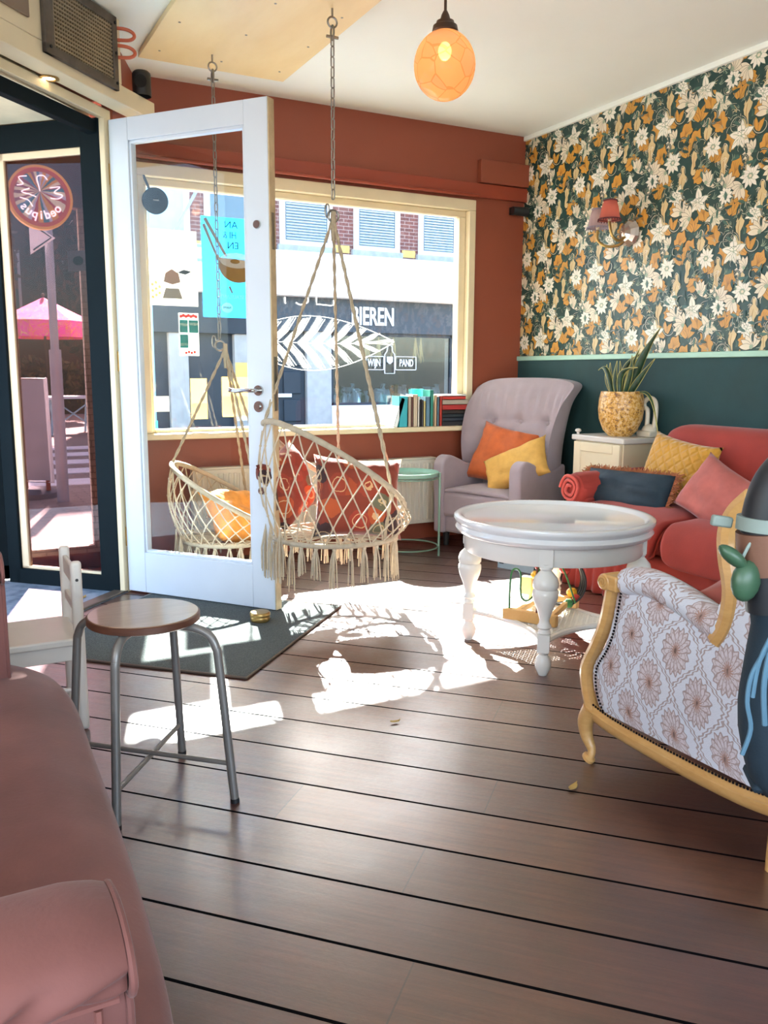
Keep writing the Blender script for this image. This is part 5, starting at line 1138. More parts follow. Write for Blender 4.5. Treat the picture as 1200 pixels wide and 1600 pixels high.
# ================================================================== lamps
pl = Thing('pendant_lamp', 'amber crackle glass globe pendant hanging from the white ceiling', 'lamp', (1.972, 3.246, 2.77))
pl.part('rod', MB().cyl((0, 0, 0), (0, 0, -.16), .006, 10), 'bronze')
pl.part('canopy', MB().lathe([(.045, 0), (.042, -.015), (.01, -.03)], n=24), 'bronze')
pl.part('lamp_cap', MB().lathe([(.008, -.15), (.016, -.165), (.022, -.185), (.036, -.19), (.040, -.203), (.050, -.208), (.054, -.228), (.050, -.235), (0, -.23)], n=28), 'bronze')
R_ = .128; mb = MB(); k = 22
mb.lathe([(R_*math.sin(.38+(PI-.38)*i/(k-1)), R_*math.cos(.38+(PI-.38)*i/(k-1))) for i in range(k)], (0, 0, -.36), 40, 1, 1)
g_ = pl.part('globe', mb, 'crackle')
for v in g_.data.vertices: v.co.z = -.36+(v.co.z+.36)*1.07
pl.part('bulb', MB().ball((0, 0, -.305), .028, 14, 1.3), 'bulb')
lamp('pendant_bulb', 'POINT', (1.972, 3.246, 2.43), 1.7, (1, .82, .66), .03)
# wall lamp with two cloth shades
wl = Thing('wall_lamp', 'brass and crystal wall lamp with two small cloth shades on the floral wallpaper', 'lamp', (3.765, 4.02, 1.98))
def rel(x, y, z): return (x, y, z)
wl.part('crystal_plate', MB().at(Matrix.Rotation(-PI/2, 4, 'Y')).lathe([(0, 0), (.075, .0), (.08, .012), (.07, .03), (.05, .05), (.02, .065), (0, .07)], n=10), M('crystal_glass', 'b5a8a0', .12, metal=.7), smooth=False)
wl.part('arm', MB().tube(smooth_path([(-.02, 0, 0), (-.05, .03, -.06), (-.09, .10, -.07), (-.12, .155, -.03), (-.12, .16, .03)], 5), .0085, 8), 'brass')
wl.part('arm', MB().tube(smooth_path([(-.02, 0, 0), (-.10, -.01, -.05), (-.15, .0, -.02), (-.155, .02, .06)], 5), .0085, 8), 'brass')
for i, (c, m1, m2, lab) in enumerate((((-.12, .16, .035), 'shademauve', 'shadetrim2', 'faded mauve grey shade'), ((-.155, .02, .06), 'shadepink', 'shadetrim', 'dusky pink shade with dark lace'))):
    wl.part('candle', MB().cyl(c, (c[0], c[1], c[2]+.05), .010, 10), 'cream')
    s_ = wl.part('lamp_shade', MB().lathe([(.062, .005), (.056, .04), (.047, .085), (.036, .12)], c, 32), m1, label=lab)
    # open tube wall without caps
    bm = bmesh.new(); bm.from_mesh(s_.data); bmesh.ops.delete(bm, geom=[f for f in bm.faces if len(f.verts) > 4], context='FACES'); bm.to_mesh(s_.data); bm.free()
    tr_ = MB()
    tr_.tube([(c[0]+.0635*math.cos(2*PI*j/30), c[1]+.0635*math.sin(2*PI*j/30), c[2]+.012) for j in range(30)], .004, 6, closed=True).tube([(c[0]+.038*math.cos(2*PI*j/24), c[1]+.038*math.sin(2*PI*j/24), c[2]+.118) for j in range(24)], .0045, 6, closed=True)
    for j in range(24):
        a = 2*PI*j/24; p = Vector((c[0]+.064*math.cos(a), c[1]+.064*math.sin(a), c[2]+.012)); tr_.tube([p, p+Vector((.004*math.cos(a), .004*math.sin(a), -.014))], [.005, .002], 5)
    wl.part('lace_trim', tr_, m2, parent=s_)
    wl.part('bulb', parent=s_, mat='bulb', mb=MB().ball((c[0], c[1], c[2]+.055), .016, 10, 1.4))
    lamp('shade_bulb', 'POINT', (3.765+c[0], 4.02+c[1], 1.98+c[2]+.03), .12, (1, .7, .4), .015)

# ================================================================== wing armchair in the corner
fx, fy = -.95, -.31
ch = Thing('armchair', 'mauve grey wool wing armchair in the corner by the window', 'armchair', (3.045, 4.54, 0), math.atan2(fy, fx)-PI/2)
# local: +y front, x to the sitter's ... ; origin at the middle of the front edge
HWd = .36
mb = MB()
mb.bb((-HWd+.07, -.52, .20), (HWd-.07, .01, .375)); ch.part('seat_base', mb, 'mauve', bevel=.03, seg=4)
ch.part('seat_front', MB().bb((-HWd+.03, -.50, .095), (HWd-.03, -.01, .36)), 'mauve', bevel=.02, seg=3)
def seatf(a, b):
    u = a*2-1; v = b; x = u*(HWd-.085); y = .012-.50*v
    return (x, y, .375+.025*(1-u**4)*math.sin(PI*min(1, v*1.0+.05))**.5)
sm = MB().grid(seatf, 14, 14); ch.part('seat_cushion', sm, 'mauve', solid=.03, sub=1)
def arm_prof():
    P = smooth_path([(.0, .012, .09), (.0, .018, .30), (.0, .026, .49), (.0, .014, .575), (.0, -.05, .61), (.0, -.14, .585), (.0, -.25, .545), (.0, -.36, .54), (.0, -.48, .57)], 4)
    return [(p.y, p.z) for p in P]+[(-.50, .09)]
ap = arm_prof()
for sx_ in (-1, 1):
    mb = MB(); x0 = sx_*(HWd-.005); x1 = sx_*(HWd-.095)
    if x0 > x1: x0, x1 = x1, x0
    n_ = len(ap)
    vs = [(x0, y, z) for y, z in ap]+[(x1, y, z) for y, z in ap]
    fs = [tuple(range(n_)), tuple(range(n_, 2*n_))[::-1]]+[(i, n_+i, n_+(i+1) % n_, (i+1) % n_) for i in range(n_)]
    mb.add(vs, fs); ch.part('armrest', mb, 'mauve', bevel=.034, seg=5, merge=True)
def backf(front):
    def fn(a, b):
        u = a*2-1; s_ = abs(u); top = 1.12-.075*s_**2.6; z = .36+(top-.36)*b
        hz = (z-.36)/.76
        wide = HWd*(.93+.16*hz**1.2)
        x = wide*math.sin(u*PI/2*.98)/1.0
        wing = (.20*math.sin(PI*min(1, max(0, (hz*.92+.12))))**.7)*s_**3.0
        y = -.505 + wing - .045*hz - (.035*math.exp(-((1-b)/.10)**2))
        if front: y += .05*(1-s_**2)*math.sin(PI*min(1, hz*.9+.1))+.055
        if front:
            for bx in (-.42, .0, .42): y -= .03*math.exp(-(((u-bx)/.07)**2+((hz-.62)/.05)**2))
            y -= .012*math.exp(-((hz-.62)/.025)**2)*(1-s_**4)
            if hz > .66: y += .010*math.sin(u*42)*math.exp(-((hz-.8)/.12)**2)*(1-s_**2)
        return (x, y, z)
    return fn
mb = MB(); NU, NV = 56, 34
f1 = backf(True); f0 = backf(False)
fr_ = [[Vector(f1(i/(NU-1), j/(NV-1))) for j in range(NV)] for i in range(NU)]
bk_ = [[Vector(f0(i/(NU-1), j/(NV-1)))+Vector((0, -.045, 0)) for j in range(NV)] for i in range(NU)]
vs = []; idx = {}
def vid(k, p):
    if k not in idx: idx[k] = len(vs); vs.append(p)
    return idx[k]
for i in range(NU):
    for j in range(NV): vid(('f', i, j), fr_[i][j]); vid(('b', i, j), bk_[i][j])
fs = []
for i in range(NU-1):
    for j in range(NV-1):
        fs.append((idx['f', i, j], idx['f', i+1, j], idx['f', i+1, j+1], idx['f', i, j+1])); fs.append((idx['b', i, j], idx['b', i, j+1], idx['b', i+1, j+1], idx['b', i+1, j]))
def bridge(keys_):
    for a, b in zip(keys_[:-1], keys_[1:]):
        fa, fb = vs[idx[('f',)+a]], vs[idx[('f',)+b]]; ba, bb_ = vs[idx[('b',)+a]], vs[idx[('b',)+b]]
        fs.append((idx[('f',)+a], idx[('f',)+b], idx[('b',)+b], idx[('b',)+a]))
bridge([(0, j) for j in range(NV)]); bridge([(i, NV-1) for i in range(NU)]); bridge([(NU-1, j) for j in range(NV)]); bridge([(i, 0) for i in range(NU)])
mb.add(vs, fs)
ch.part('backrest', mb, 'mauve', merge=True, bevel=.02, seg=4, angle=180)
for bx in (-.42, .0, .42):
    p = Vector(f1((bx+1)/2, .615)); ch.part('button', MB().ball((p.x, p.y+.010, p.z), .014, 10, 1, 1, .5), 'mauve')
for sx_, y in ((-1, -.05), (1, -.05), (-1, -.46), (1, -.46)):
    ch.part('leg', MB().tube([(sx_*(HWd-.07), y, .10), (sx_*(HWd-.07), y, 0)], [.025, .018], 10), 'black')
cyaw = math.atan2(fy, fx)+PI/2
def local(o, p): return o.o.matrix_world @ Vector(p)
bpy.context.view_layer.update()
def on(t, x, y, z):
    v = Matrix.Rotation(t.rz, 4, 'Z') @ Vector((x, y, z)); return tuple(t.loc+v)
# cushion plane: its normal (local y of the cushion) turned towards the chair's front
cushion('cushion', 'large burnt orange velvet cushion against the back of the mauve armchair', .46, .42, .15, on(ch, -.02+.07, -.34, .60), (ch.rz+math.radians(8), math.radians(24), math.radians(-10)), 'orange', 12, wr=.022)
cushion('cushion', 'mustard linen cushion lying slantwise on the mauve armchair', .50, .27, .13, on(ch, -.16, -.20, .555), (ch.rz-math.radians(4), math.radians(22), math.radians(26)), 'mustard', 14, wr=.012)

# ================================================================== green tray table
gt = Thing('side_table', 'small round sage green metal tray table beside the radiator', 'side table', (2.60, 4.66, 0))
gt.part('tray', MB().lathe([(0, .506), (.19, .506), (.198, .512), (.203, .535), (.198, .537), (.192, .517), (.186, .512), (0, .512)], n=48), 'sagetray')
for i in range(3):
    a = math.radians(-35+120*i); x, y = .205*math.cos(a), .205*math.sin(a)
    gt.part('leg', MB().tube([(x, y, 0), (x, y, .532)], .008, 8), 'sage')
gt.part('base_ring', MB().tube([(.2*math.cos(2*PI*i/40), .2*math.sin(2*PI*i/40), .06) for i in range(40)], .005, 6, closed=True), 'sage')
gt.part('support_ring', MB().tube([(.2*math.cos(2*PI*i/40), .2*math.sin(2*PI*i/40), .50) for i in range(40)], .005, 6, closed=True), 'sage')

# ================================================================== red sofa along the papered wall
so = Thing('sofa', 'red velvet sofa along the floral papered wall', 'sofa', (3.36, 2.7, 0))
so.part('base', MB().bb((3.07, 1.62, .05), (3.70, 3.60, .27)), 'redvelvet', world=True, bevel=.02)
def skirt(a, b):
    # around the far end and the front
    Ltot = .45+2.0; s_ = a*Ltot; amp = .011*(1-b)*.9+.003
    w_ = math.sin(s_*95+1.5*math.sin(s_*13))*amp
    z = .005+.20*b
    if s_ < .45: return (3.035+.45-s_, 3.625+w_, z)
    return (3.035+w_-(.012*(1-b)), 3.625-(s_-.45), z)
so.part('pleated_skirt', MB().grid(skirt, 460, 5), 'redvelvet', world=True, solid=.004, angle=180)
so.part('front_rail', MB().bb((3.02, 1.62, .17), (3.09, 3.63, .275)), 'redvelvet', world=True, bevel=.03, seg=4)
def scush(y0, y1, name='seat_cushion'):
    mb = MB()
    def fn(a, b):
        u = a*2-1; v = b
        y = (y0+y1)/2+(y1-y0)/2*u*(1-.03*v**4*0)
        # profile across: back -> front -> hanging down
        if v < .7: k = v/.7; x = 3.52-k*(3.52-3.01); z = .425+.028*math.sin(PI*k)*(1-u**6)-.012*abs(u)**8
        else:
            k = (v-.7)/.3; an = k*PI/2
            x = 3.01-.045*math.sin(min(an*1.6, PI/2)); z = .425-.16*k*(1-.18*abs(u)**6)+.01*math.sin(PI*k)
            y = (y0+y1)/2+(y1-y0)/2*u*(1-.10*k**3*abs(u)**2)
        return (x, y, z)
    mb.grid(fn, 26, 22); sc_o = so.part(name, mb, 'redvelvet', world=True, solid=.05, soff=-1 if False else 1, sub=1, angle=180)
    rim_ = [Vector(fn(0, j/21)) for j in range(22)]+[Vector(fn(i/25, 1)) for i in range(1, 26)]+[Vector(fn(1, 1-j/21)) for j in range(1, 22)]
    so.part('seat_piping', MB().tube([p+Vector((-.006, 0, .004)) for p in rim_], .007, 6), 'redvelvet', parent=sc_o, world=True)
scush(2.875, 3.50); scush(2.20, 2.845); scush(1.72, 2.17)
so.part('seat_filling', MB().bb((3.06, 1.64, .25), (3.55, 3.50, .415)), 'redvelvet', world=True, bevel=.03, seg=3)
# back: rolled top
mb = MB()
pr = smooth_path([(3.50, 0, .36), (3.475, 0, .60), (3.475, 0, .78), (3.51, 0, .855), (3.60, 0, .88), (3.69, 0, .85), (3.72, 0, .76), (3.72, 0, .08)], 5)
def backs(a, b):
    i = b*(len(pr)-1); i0 = int(i); p = pr[min(i0, len(pr)-1)].lerp(pr[min(i0+1, len(pr)-1)], i-i0)
    y = 1.60+a*(3.43-1.60); e = max(0, (a-.90)/.10); cx, cz = 3.61, .5
    sc = math.sqrt(max(0, 1-e**2.5*.98))*.9+.1 if e > 0 else 1
    return (cx+(p.x-cx)*(.35+.65*sc), y, (.08+(p.z-.08)*(.90+.10*sc)))
so.part('backrest', MB().grid(backs, 50, 40), 'redvelvet', world=True, angle=180, solid=.01)
# far arm with rolled scroll end
mb = MB(); mb.bb((3.05, 3.50, .1), (3.62, 3.63, .50)); so.part('arm_panel', mb, 'redvelvet', world=True, bevel=.02)
mb = MB()
sp_ = []
mb.tube([(3.01+.0, 3.575, .535), (3.03, 3.575, .535), (3.06, 3.575, .537), (3.62, 3.575, .55)], [.055, .08, .086, .08], 28)
so.part('rolled_arm', mb, 'redvelvet', world=True)
mb = MB()
for i in range(46):
    a = i*.33; r = .078*(1-i/60); sp_.append((2.998+.004*math.sin(a*3), 3.575+r*math.cos(a), .535+r*math.sin(a)))
so.part('scroll_piping', MB().tube(sp_, .009, 6), M('salmon_piping', 'b84a40', .8, sheen=.1), world=True, label='salmon pink gathered scroll')
mb = MB(); mb.tube([(3.012, 3.61, .46), (3.005, 3.59, .38), (3.02, 3.60, .28)], [.02, .03, .02], 8); so.part('gathered_cloth', mb, 'redvelvet', world=True)
so.part('arm', MB().bb((3.05, 1.50, .05), (3.70, 1.66, .60)), 'redvelvet', world=True, bevel=.05, seg=4)
# cushions on the sofa; the plane normal looks to -X
yw = math.radians(90)
cushion('cushion', 'mustard quilted velvet cushion behind the navy one on the red sofa', .46, .37, .14, (3.36, 3.17, .645), (yw, math.radians(16), math.radians(-7)), 'quilt', 20, wr=.004)
def fringed(loc, rot, w, h):
    m = Matrix.Translation(loc) @ Matrix.Rotation(rot[0], 4, 'Z') @ Matrix.Rotation(rot[1], 4, 'X') @ Matrix.Rotation(rot[2], 4, 'Y')
    t = Thing('cushion', 'long navy cushion with brown fringed ends lying on the red sofa', 'cushion', loc)
    mb = MB().pillow(w, h, .13, seed=31, wr=.022, pinch=.03); inv_ = Matrix.Translation(-Vector(loc))
    mb.v = [inv_ @ m @ v for v in mb.v]; t.part('cover', mb, 'navy', merge=True, angle=180)
    rr = random.Random(8); mb = MB()
    for side in range(4):
        nn = 60 if side > 1 else 130
        for i in range(nn):
            k = i/(nn-1)*2-1
            if side == 0: p = Vector((k*w/2*.98, 0, h/2*.97)); d = Vector((rr.uniform(-.3, .3), rr.uniform(-.5, .5), 1))
            elif side == 1: p = Vector((k*w/2*.98, 0, -h/2*.97)); d = Vector((rr.uniform(-.3, .3), rr.uniform(-.5, .5), -1))
            elif side == 2: p = Vector((w/2*.98, 0, k*h/2)); d = Vector((1, rr.uniform(-.5, .5), rr.uniform(-.4, .4)))
            else: p = Vector((-w/2*.98, 0, k*h/2)); d = Vector((-1, rr.uniform(-.5, .5), rr.uniform(-.4, .4)))
            L_ = rr.uniform(.03, .05) if side > 1 else rr.uniform(.012, .028)
            mb.tube([p, p+d*L_*.5, p+d*L_+Vector((0, rr.uniform(-.01, .01), 0))], [.004, .0035, .002], 4)
    mb.v = [inv_ @ m @ v for v in mb.v]; t.part('fringe', mb, 'fringe')
fringed((3.19, 3.36, .54), (yw, math.radians(24), math.radians(2)), .63, .22)
cushion('cushion', 'dusty pink velvet cushion leaning beside the mustard one on the red sofa', .40, .30, .13, (3.21, 2.77, .585), (math.radians(92), math.radians(24), math.radians(-22)), 'pinkcush', 22, wr=.012)

# ================================================================== cabinet, plant, iron
cb = Thing('cabinet', 'small cream cabinet between the mauve armchair and the red sofa', 'cabinet', (3.6, 3.86, 0))
cb.part('body', MB().bb((3.452, 3.66, .03), (3.755, 4.075, .752)), 'cream', world=True, bevel=.003)
cb.part('top', MB().bb((3.43, 3.64, .752), (3.757, 4.09, .785)), 'kidwhite', world=True, bevel=.006, label='white top board')
d_ = cb.part('door', MB().bb((3.436, 3.67, .06), (3.452, 4.065, .745)), 'cream', world=True, bevel=.002)
mb = MB(); xx = 3.430
mb.bb((xx, 3.67, .06), (3.438, 3.73, .745)).bb((xx, 4.005, .06), (3.438, 4.065, .745)).bb((xx, 3.73, .06), (3.438, 4.005, .12)).bb((xx, 3.73, .69), (3.438, 4.005, .745))
cb.part('door_frame', mb, 'cream', parent=d_, world=True, bevel=.003)
cb.part('carved_line', MB().tube(smooth_path([(3.434, 3.99, .50), (3.434, 3.96, .57), (3.434, 3.90, .61), (3.434, 3.84, .58), (3.434, 3.80, .53), (3.434, 3.76, .49)], 5), .005, 6), M('gilt_line', '9c7c4c', .5), parent=d_, world=True)
cb.part('knob', MB().lathe([(0, 0), (.008, .0), (.008, .012), (.02, .02), (.016, .032), (0, .036)], (3.455, 4.06, .785), 16), 'kidwhite', world=True)
cb.part('plinth', MB().bb((3.46, 3.67, 0), (3.75, 4.07, .03)), 'cream', world=True)
pt = Thing('potted_plant', 'snake plant in a round speckled yellow brown pot on the cream cabinet', 'plant', (3.585, 3.84, .785))
pt.part('pot', MB().lathe([(0, 0), (.065, 0), (.10, .035), (.125, .10), (.132, .16), (.128, .22), (.119, .262), (.108, .262), (.112, .235), (.10, .225), (0, .225)], n=44), 'pot')
pt.part('soil', MB().lathe([(0, .236), (.108, .236)], n=30), 'soil')
rr = random.Random(17)
def leaf(base, tip, w, bend, name='leaf'):
    b = Vector(base); t_ = Vector(tip); d = t_-b; n = 14; side = d.cross(Vector((.59, .81, .1))).normalized(); nrm = side.cross(d).normalized()
    vs = []; fs = []; e1 = []; e2 = []
    for i in range(n):
        k = i/(n-1); p = b+d*k+Vector(bend)*math.sin(PI*k); tw = .3*math.sin(k*2)
        ww = w/2*(.55+.45*math.sin(PI*min(1, k*1.1+.15)))*(1-k**5) if k < .999 else .0004
        s_ = (side*math.cos(tw)+nrm*math.sin(tw)); vs += [p-s_*ww, p+nrm*(-.25*ww), p+s_*ww]; e1.append(p-s_*ww); e2.append(p+s_*ww)
    for i in range(n-1):
        for j in range(2): fs.append((i*3+j, i*3+j+1, i*3+3+j+1, i*3+3+j))
    o1 = pt.part('leaf', MB().add(vs, fs), 'leafdark', solid=.002, angle=180)
    finish(MB().tube(e1, .0019, 5).tube(e2, .0019, 5), 'leaf_edge', [MT['leafedge']], o1)
L0 = [((.02, -.03, .23), (.02, -.26, .62), .050, (.0, .02, .02)), ((.0, -.05, .23), (.03, -.22, .45), .036, (0, .01, 0)), ((.0, -.03, .23), (-.02, -.15, .51), .032, (0, .02, .0)),
      ((-.02, .05, .23), (-.0, .21, .385), .030, (0, .0, .08)), ((.0, .06, .23), (.02, .16, .42), .026, (0, .03, 0)), ((0, .04, .23), (.0, .11, .43), .026, (0, .02, 0)),
      ((-.03, .0, .23), (-.02, .03, .44), .028, (0, .02, 0)), ((.02, .02, .23), (.03, .06, .44), .024, (0, 0, 0)), ((-.03, -.02, .23), (-.04, -.16, .40), .034, (.0, .06, .05)), ((0, 0, .23), (0, -.06, .40), .03, (0, .02, 0)),
      ((-.02, -.04, .23), (-.03, -.10, .47), .028, (0, -.02, .02)), ((.04, .0, .23), (.05, -.02, .45), .026, (0, 0, 0)), ((.03, -.02, .45), (.04, .08, .53), .02, (0, -.02, 0))]
for a in L0[:-1]: leaf(*a)
leaf((.03, -.05, .24), (.03, -.27, .04), .018, (.0, -.03, .10))
leaf((.04, .04, .24), (.04, -.17, .50), .03, (0, .08, .04))
ir = Thing('iron', 'cream enamel flat iron standing behind the plant pot on the cabinet', 'iron', (3.69, 3.71, .785))
mb = MB(); mb.prism([(-.045, -.05), (.04, -.055), (.045, .0), (.03, .07), (0, .10), (-.03, .07), (-.045, .0)], .0, .035); ir.part('body', mb, 'ironwhite', bevel=.008, seg=3)
ir.part('body_hump', MB().ball((0, .0, .035), .045, 14, .9, .75, 1.2), 'ironwhite')
ir.part('handle', MB().tube(smooth_path([(0, -.035, .05), (0, -.045, .14), (0, -.035, .205), (0, .01, .225), (0, .05, .20), (0, .045, .17), (0, .02, .15), (0, .02, .06)], 5), [.014]*36, 10), 'ironwhite')

# ================================================================== coffee table with the cane shelf
ct = Thing('coffee_table', 'round white coffee table with four turned legs', 'coffee table', (2.238, 2.765, 0))
ct.part('table_top', MB().lathe([(0, .558), (.362, .558), (.370, .561), (.378, .570), (.388, .5735), (.402, .5735), (.409, .569), (.411, .561), (.408, .550), (.399, .542), (.394, .536), (.400, .528), (.404, .520), (.400, .510), (.386, .500), (.372, .496), (0, .496)], n=128), 'tabletop')
ct.part('apron', MB().lathe([(.345, .497), (.366, .497), (.366, .432), (.362, .426), (.345, .426)], n=96), 'table')
LG = [(-.245, .245), (-.235, -.262), (.262, -.235), (.245, .265)]
prof = [(.0, .0), (.016, 0), (.021, .01), (.030, .03), (.032, .048), (.026, .068), (.018, .082), (.022, .09), (.024, .096)]
prof2 = [(.022, .162), (.026, .170), (.022, .178), (.020, .184), (.028, .192), (.026, .200), (.021, .206), (.019, .22), (.030, .258), (.044, .292), (.050, .318), (.049, .334), (.043, .342), (.049, .349), (.050, .365), (.044, .386), (.030, .402), (.020, .414), (.026, .422), (.022, .432), (.028, .440)]
for i, (x, y) in enumerate(LG):
    mb = MB(); mb.lathe(prof, (x, y, 0), 24).lathe(prof2, (x, y, 0), 28)
    a = math.atan2(y, x); R_z = Matrix.Rotation(a, 3, 'Z'); mb.box((x, y, .129), (.046, .046, .07), R_z); mb.box((x, y, .465), (.052, .052, .07), R_z)
    ct.part('leg', mb, 'table')
# curved stretchers and cane panel
def edge(i):
    p = Vector((*LG[i], .128)); q_ = Vector((*LG[(i+1) % 4], .128)); mid = (p+q_)/2*.42; mid.z = .128
    return [p*(1-t)**2+mid*2*t*(1-t)+q_*t*t for t in [k/14 for k in range(15)]]
for i in range(4):
    mb = MB(); E_ = edge(i)
    mb.tube([(p.x, p.y, .128) for p in E_], .014, 8, sq=.9); ct.part('stretcher', mb, 'table')
outl = []
for i in range(4): outl += [(p.x, p.y) for p in edge(i)[:-1]]
def inside(x, y):
    c_ = False; n = len(outl)
    for i in range(n):
        x1, y1 = outl[i]; x2, y2 = outl[(i+1) % n]
        if (y1 > y) != (y2 > y) and x < (x2-x1)*(y-y1)/(y2-y1)+x1: c_ = not c_
    return c_
mb = MB(); st_ = .0145
for i in range(-18, 19):
    for dir_ in (0, 1):
        seg_ = []
        for j in range(-120, 121):
            a, b = i*st_, j*.0025
            x, y = (a, b) if dir_ == 0 else (b, a)
            ok = inside(x, y)
            if ok: seg_.append((x, y, .130+.0015*math.sin(j*.55+dir_*PI/2+i*PI)))
            if (not ok or j == 120) and seg_:
                if len(seg_) > 3: mb.tube(seg_[::3]+[seg_[-1]], .0042, 4)
                seg_ = []
ct.part('cane_shelf', mb, 'wickershelf', smooth=True)
# wooden bead maze toy on the shelf
ty = Thing('bead_maze', 'wooden bead maze toy with black and green wires on the cane shelf', 'toy', (2.22, 2.80, .137))
A0 = Vector((2.05, 2.83, 0)); A1 = Vector((2.16, 2.62, 0)); B0_ = Vector((2.33, 3.02, 0)); B1_ = Vector((2.42, 2.80, 0))
def bar(mb, p, q_, w_, z0, z1):
    d = (q_-p).normalized(); n = Vector((-d.y, d.x, 0))*w_/2; return mb.prism([(p.x-n.x, p.y-n.y), (q_.x-n.x, q_.y-n.y), (q_.x+n.x, q_.y+n.y), (p.x+n.x, p.y+n.y)], z0, z1)
z0 = .137
ty.part('base_bar', bar(MB(), A0, A1, .03, z0, z0+.045), 'pine', world=True, bevel=.003)
ty.part('base_bar', bar(MB(), B0_, B1_, .03, z0, z0+.045), 'pine', world=True, bevel=.003)
ty.part('cross_bar', bar(MB(), A0.lerp(A1, .25), B0_.lerp(B1_, .3), .02, z0+.022, z0+.044), 'pine', world=True, bevel=.002)
ty.part('cross_bar', bar(MB(), A0.lerp(A1, .88), B0_.lerp(B1_, .85), .02, z0+.022, z0+.044), 'pine', world=True, bevel=.002)
ty.part('upright', bar(MB(), B0_+Vector((-.06, -.02, 0)), B0_+Vector((-.035, -.06, 0)), .03, z0+.04, z0+.12), 'pine', world=True, bevel=.002)
P0 = A0.lerp(A1, .1); P1 = A0.lerp(A1, .62)
dd = (P1-P0)
def wp(k, h, o=0): p = P0+dd*k+Vector((.81, .59, 0))*o*0; return (p.x+o*.8, p.y+o*.45, z0+h)
ty.part('green_wire', MB().tube(smooth_path([wp(0, 0.033), wp(0.0, 0.123), wp(.05, 0.197), wp(.22, 0.217), wp(.38, 0.197), wp(.40, 0.123), wp(.48, 0.094), wp(.66, 0.090), wp(.86, 0.115), wp(.92, 0.164, .03), wp(.80, 0.197, .07), wp(.78, 0.246, .12), wp(.9, 0.271, .16), wp(1.1, 0.230, .2), wp(1.3, 0.164, .24), wp(1.6, 0.041, .27)], 6), .004, 8), 'greenwire', world=True)
ty.part('red_wire', MB().tube(smooth_path([wp(1.0, 0.033), wp(1.0, 0.115), wp(.95, 0.197), wp(.9, 0.246, .05)], 6), .0038, 8), 'redwire', world=True)
cc_ = Vector((2.335, 2.83, 0)); ax = Vector((.886, -.463, 0)); dp = Vector((.463, .886, 0))
coil = []
for i in range(130):
    a = -PI/2+i/129*2*PI*4; r = .108+.006*math.sin(i*.4); p = cc_+ax*(r*math.cos(a))+dp*(-.045+.09*i/129); coil.append((p.x, p.y, z0+.135+r*math.sin(a)))
ty.part('black_coil', MB().tube(coil, .0048, 6), 'blackwire', world=True)
def bead(p, r, mat, name): ty.part(name, MB().lathe([(0, -r*.8), (r*.7, -r*.7), (r, -r*.2), (r, r*.3), (r*.6, r*.75), (0, r*.8)], p, 10), mat, world=True, smooth=False)
def cp(a, o=0, r=.108): p = cc_+ax*(r*math.cos(a))+dp*o; return (p.x, p.y, z0+.135+r*math.sin(a))
bead(cp(PI*.93, -.03), .022, 'beadyellow', 'yellow_bead'); bead(cp(PI*.82, -.02), .018, 'beadred', 'red_bead'); bead(cp(-PI*.38, -.03), .022, 'beadgreen', 'green_bead'); bead(cp(-PI*.26, -.02), .018, 'beadred', 'red_bead')
bead(cp(0.12, .02), .024, 'beadred', 'red_bead') if False else bead(cp(PI*.28, .03, .05), .026, 'beadred', 'red_bead')
bead((B1_.x-.01, B1_.y+.03, z0+.066), .024, 'beadyellow', 'yellow_bead')
# pale box on the floor behind the table
bx = Thing('storage_box', 'pale blue grey box with a dark slotted side on the floor before the sofa', 'box', (3.02, 4.0, 0), math.radians(20))
bx.part('box_body', MB().bb((-.07, -.13, 0), (.07, .13, .19)), 'metalbox', bevel=.004)
mb = MB()
for i in range(5): mb.bb((-.0725, .085, .03+i*.03), (-.0695, .115, .045+i*.03))
bx.part('slots', mb, 'ink')

# ================================================================== stool
stc = Vector((.455, 2.265, 0))
sl = Thing('stool', 'round wooden topped stool with four grey tube legs', 'stool', tuple(stc))
sl.part('seat', MB().lathe([(0, .488), (.143, .488), (.147, .492), (.147, .506), (.143, .511), (0, .511)], n=56), 'stoolseat')
sl.part('seat_rim', MB().lathe([(.146, .489), (.1485, .491), (.1485, .507), (.146, .509)], n=56), 'stooledge', label='darker reddish brown edge')
feet = [(.641-.455, 2.09-2.265), (.589-.455, 2.447-2.265), (.33-.455, 2.09-2.265), (.272-.455, 2.435-2.265)]
for (x, y) in feet:
    d = Vector((x, y, 0)); top = d*.42; 
    pts = smooth_path([(top.x, top.y, .482), (d.x*.62, d.y*.62, .478), (d.x*.76, d.y*.76, .462), (d.x*.83, d.y*.83, .43), (d.x*.86, d.y*.86, .38), (d.x, d.y, .0)], 5)
    lg_ = sl.part('leg', MB().tube(pts, .0115, 12), 'stoolmetal')
    finish(MB().cyl((x, y, 0), (x*.997, y*.997, .012), .0125, 12), 'foot_cap', [MT['black']], lg_)
def legp(i, z): x, y = feet[i]; k = 1-.14*z/.38; return (x*k, y*k, z)
sl.part('cross_bar', MB().cyl(legp(0, .11), legp(3, .11), .007, 8), 'stoolmetal'); sl.part('cross_bar', MB().cyl(legp(1, .10), legp(2, .10), .007, 8), 'stoolmetal')
sl.part('seat_brace', MB().cyl((feet[0][0]*.45, feet[0][1]*.45, .482), (feet[3][0]*.45, feet[3][1]*.45, .482), .008, 8), 'stoolmetal')
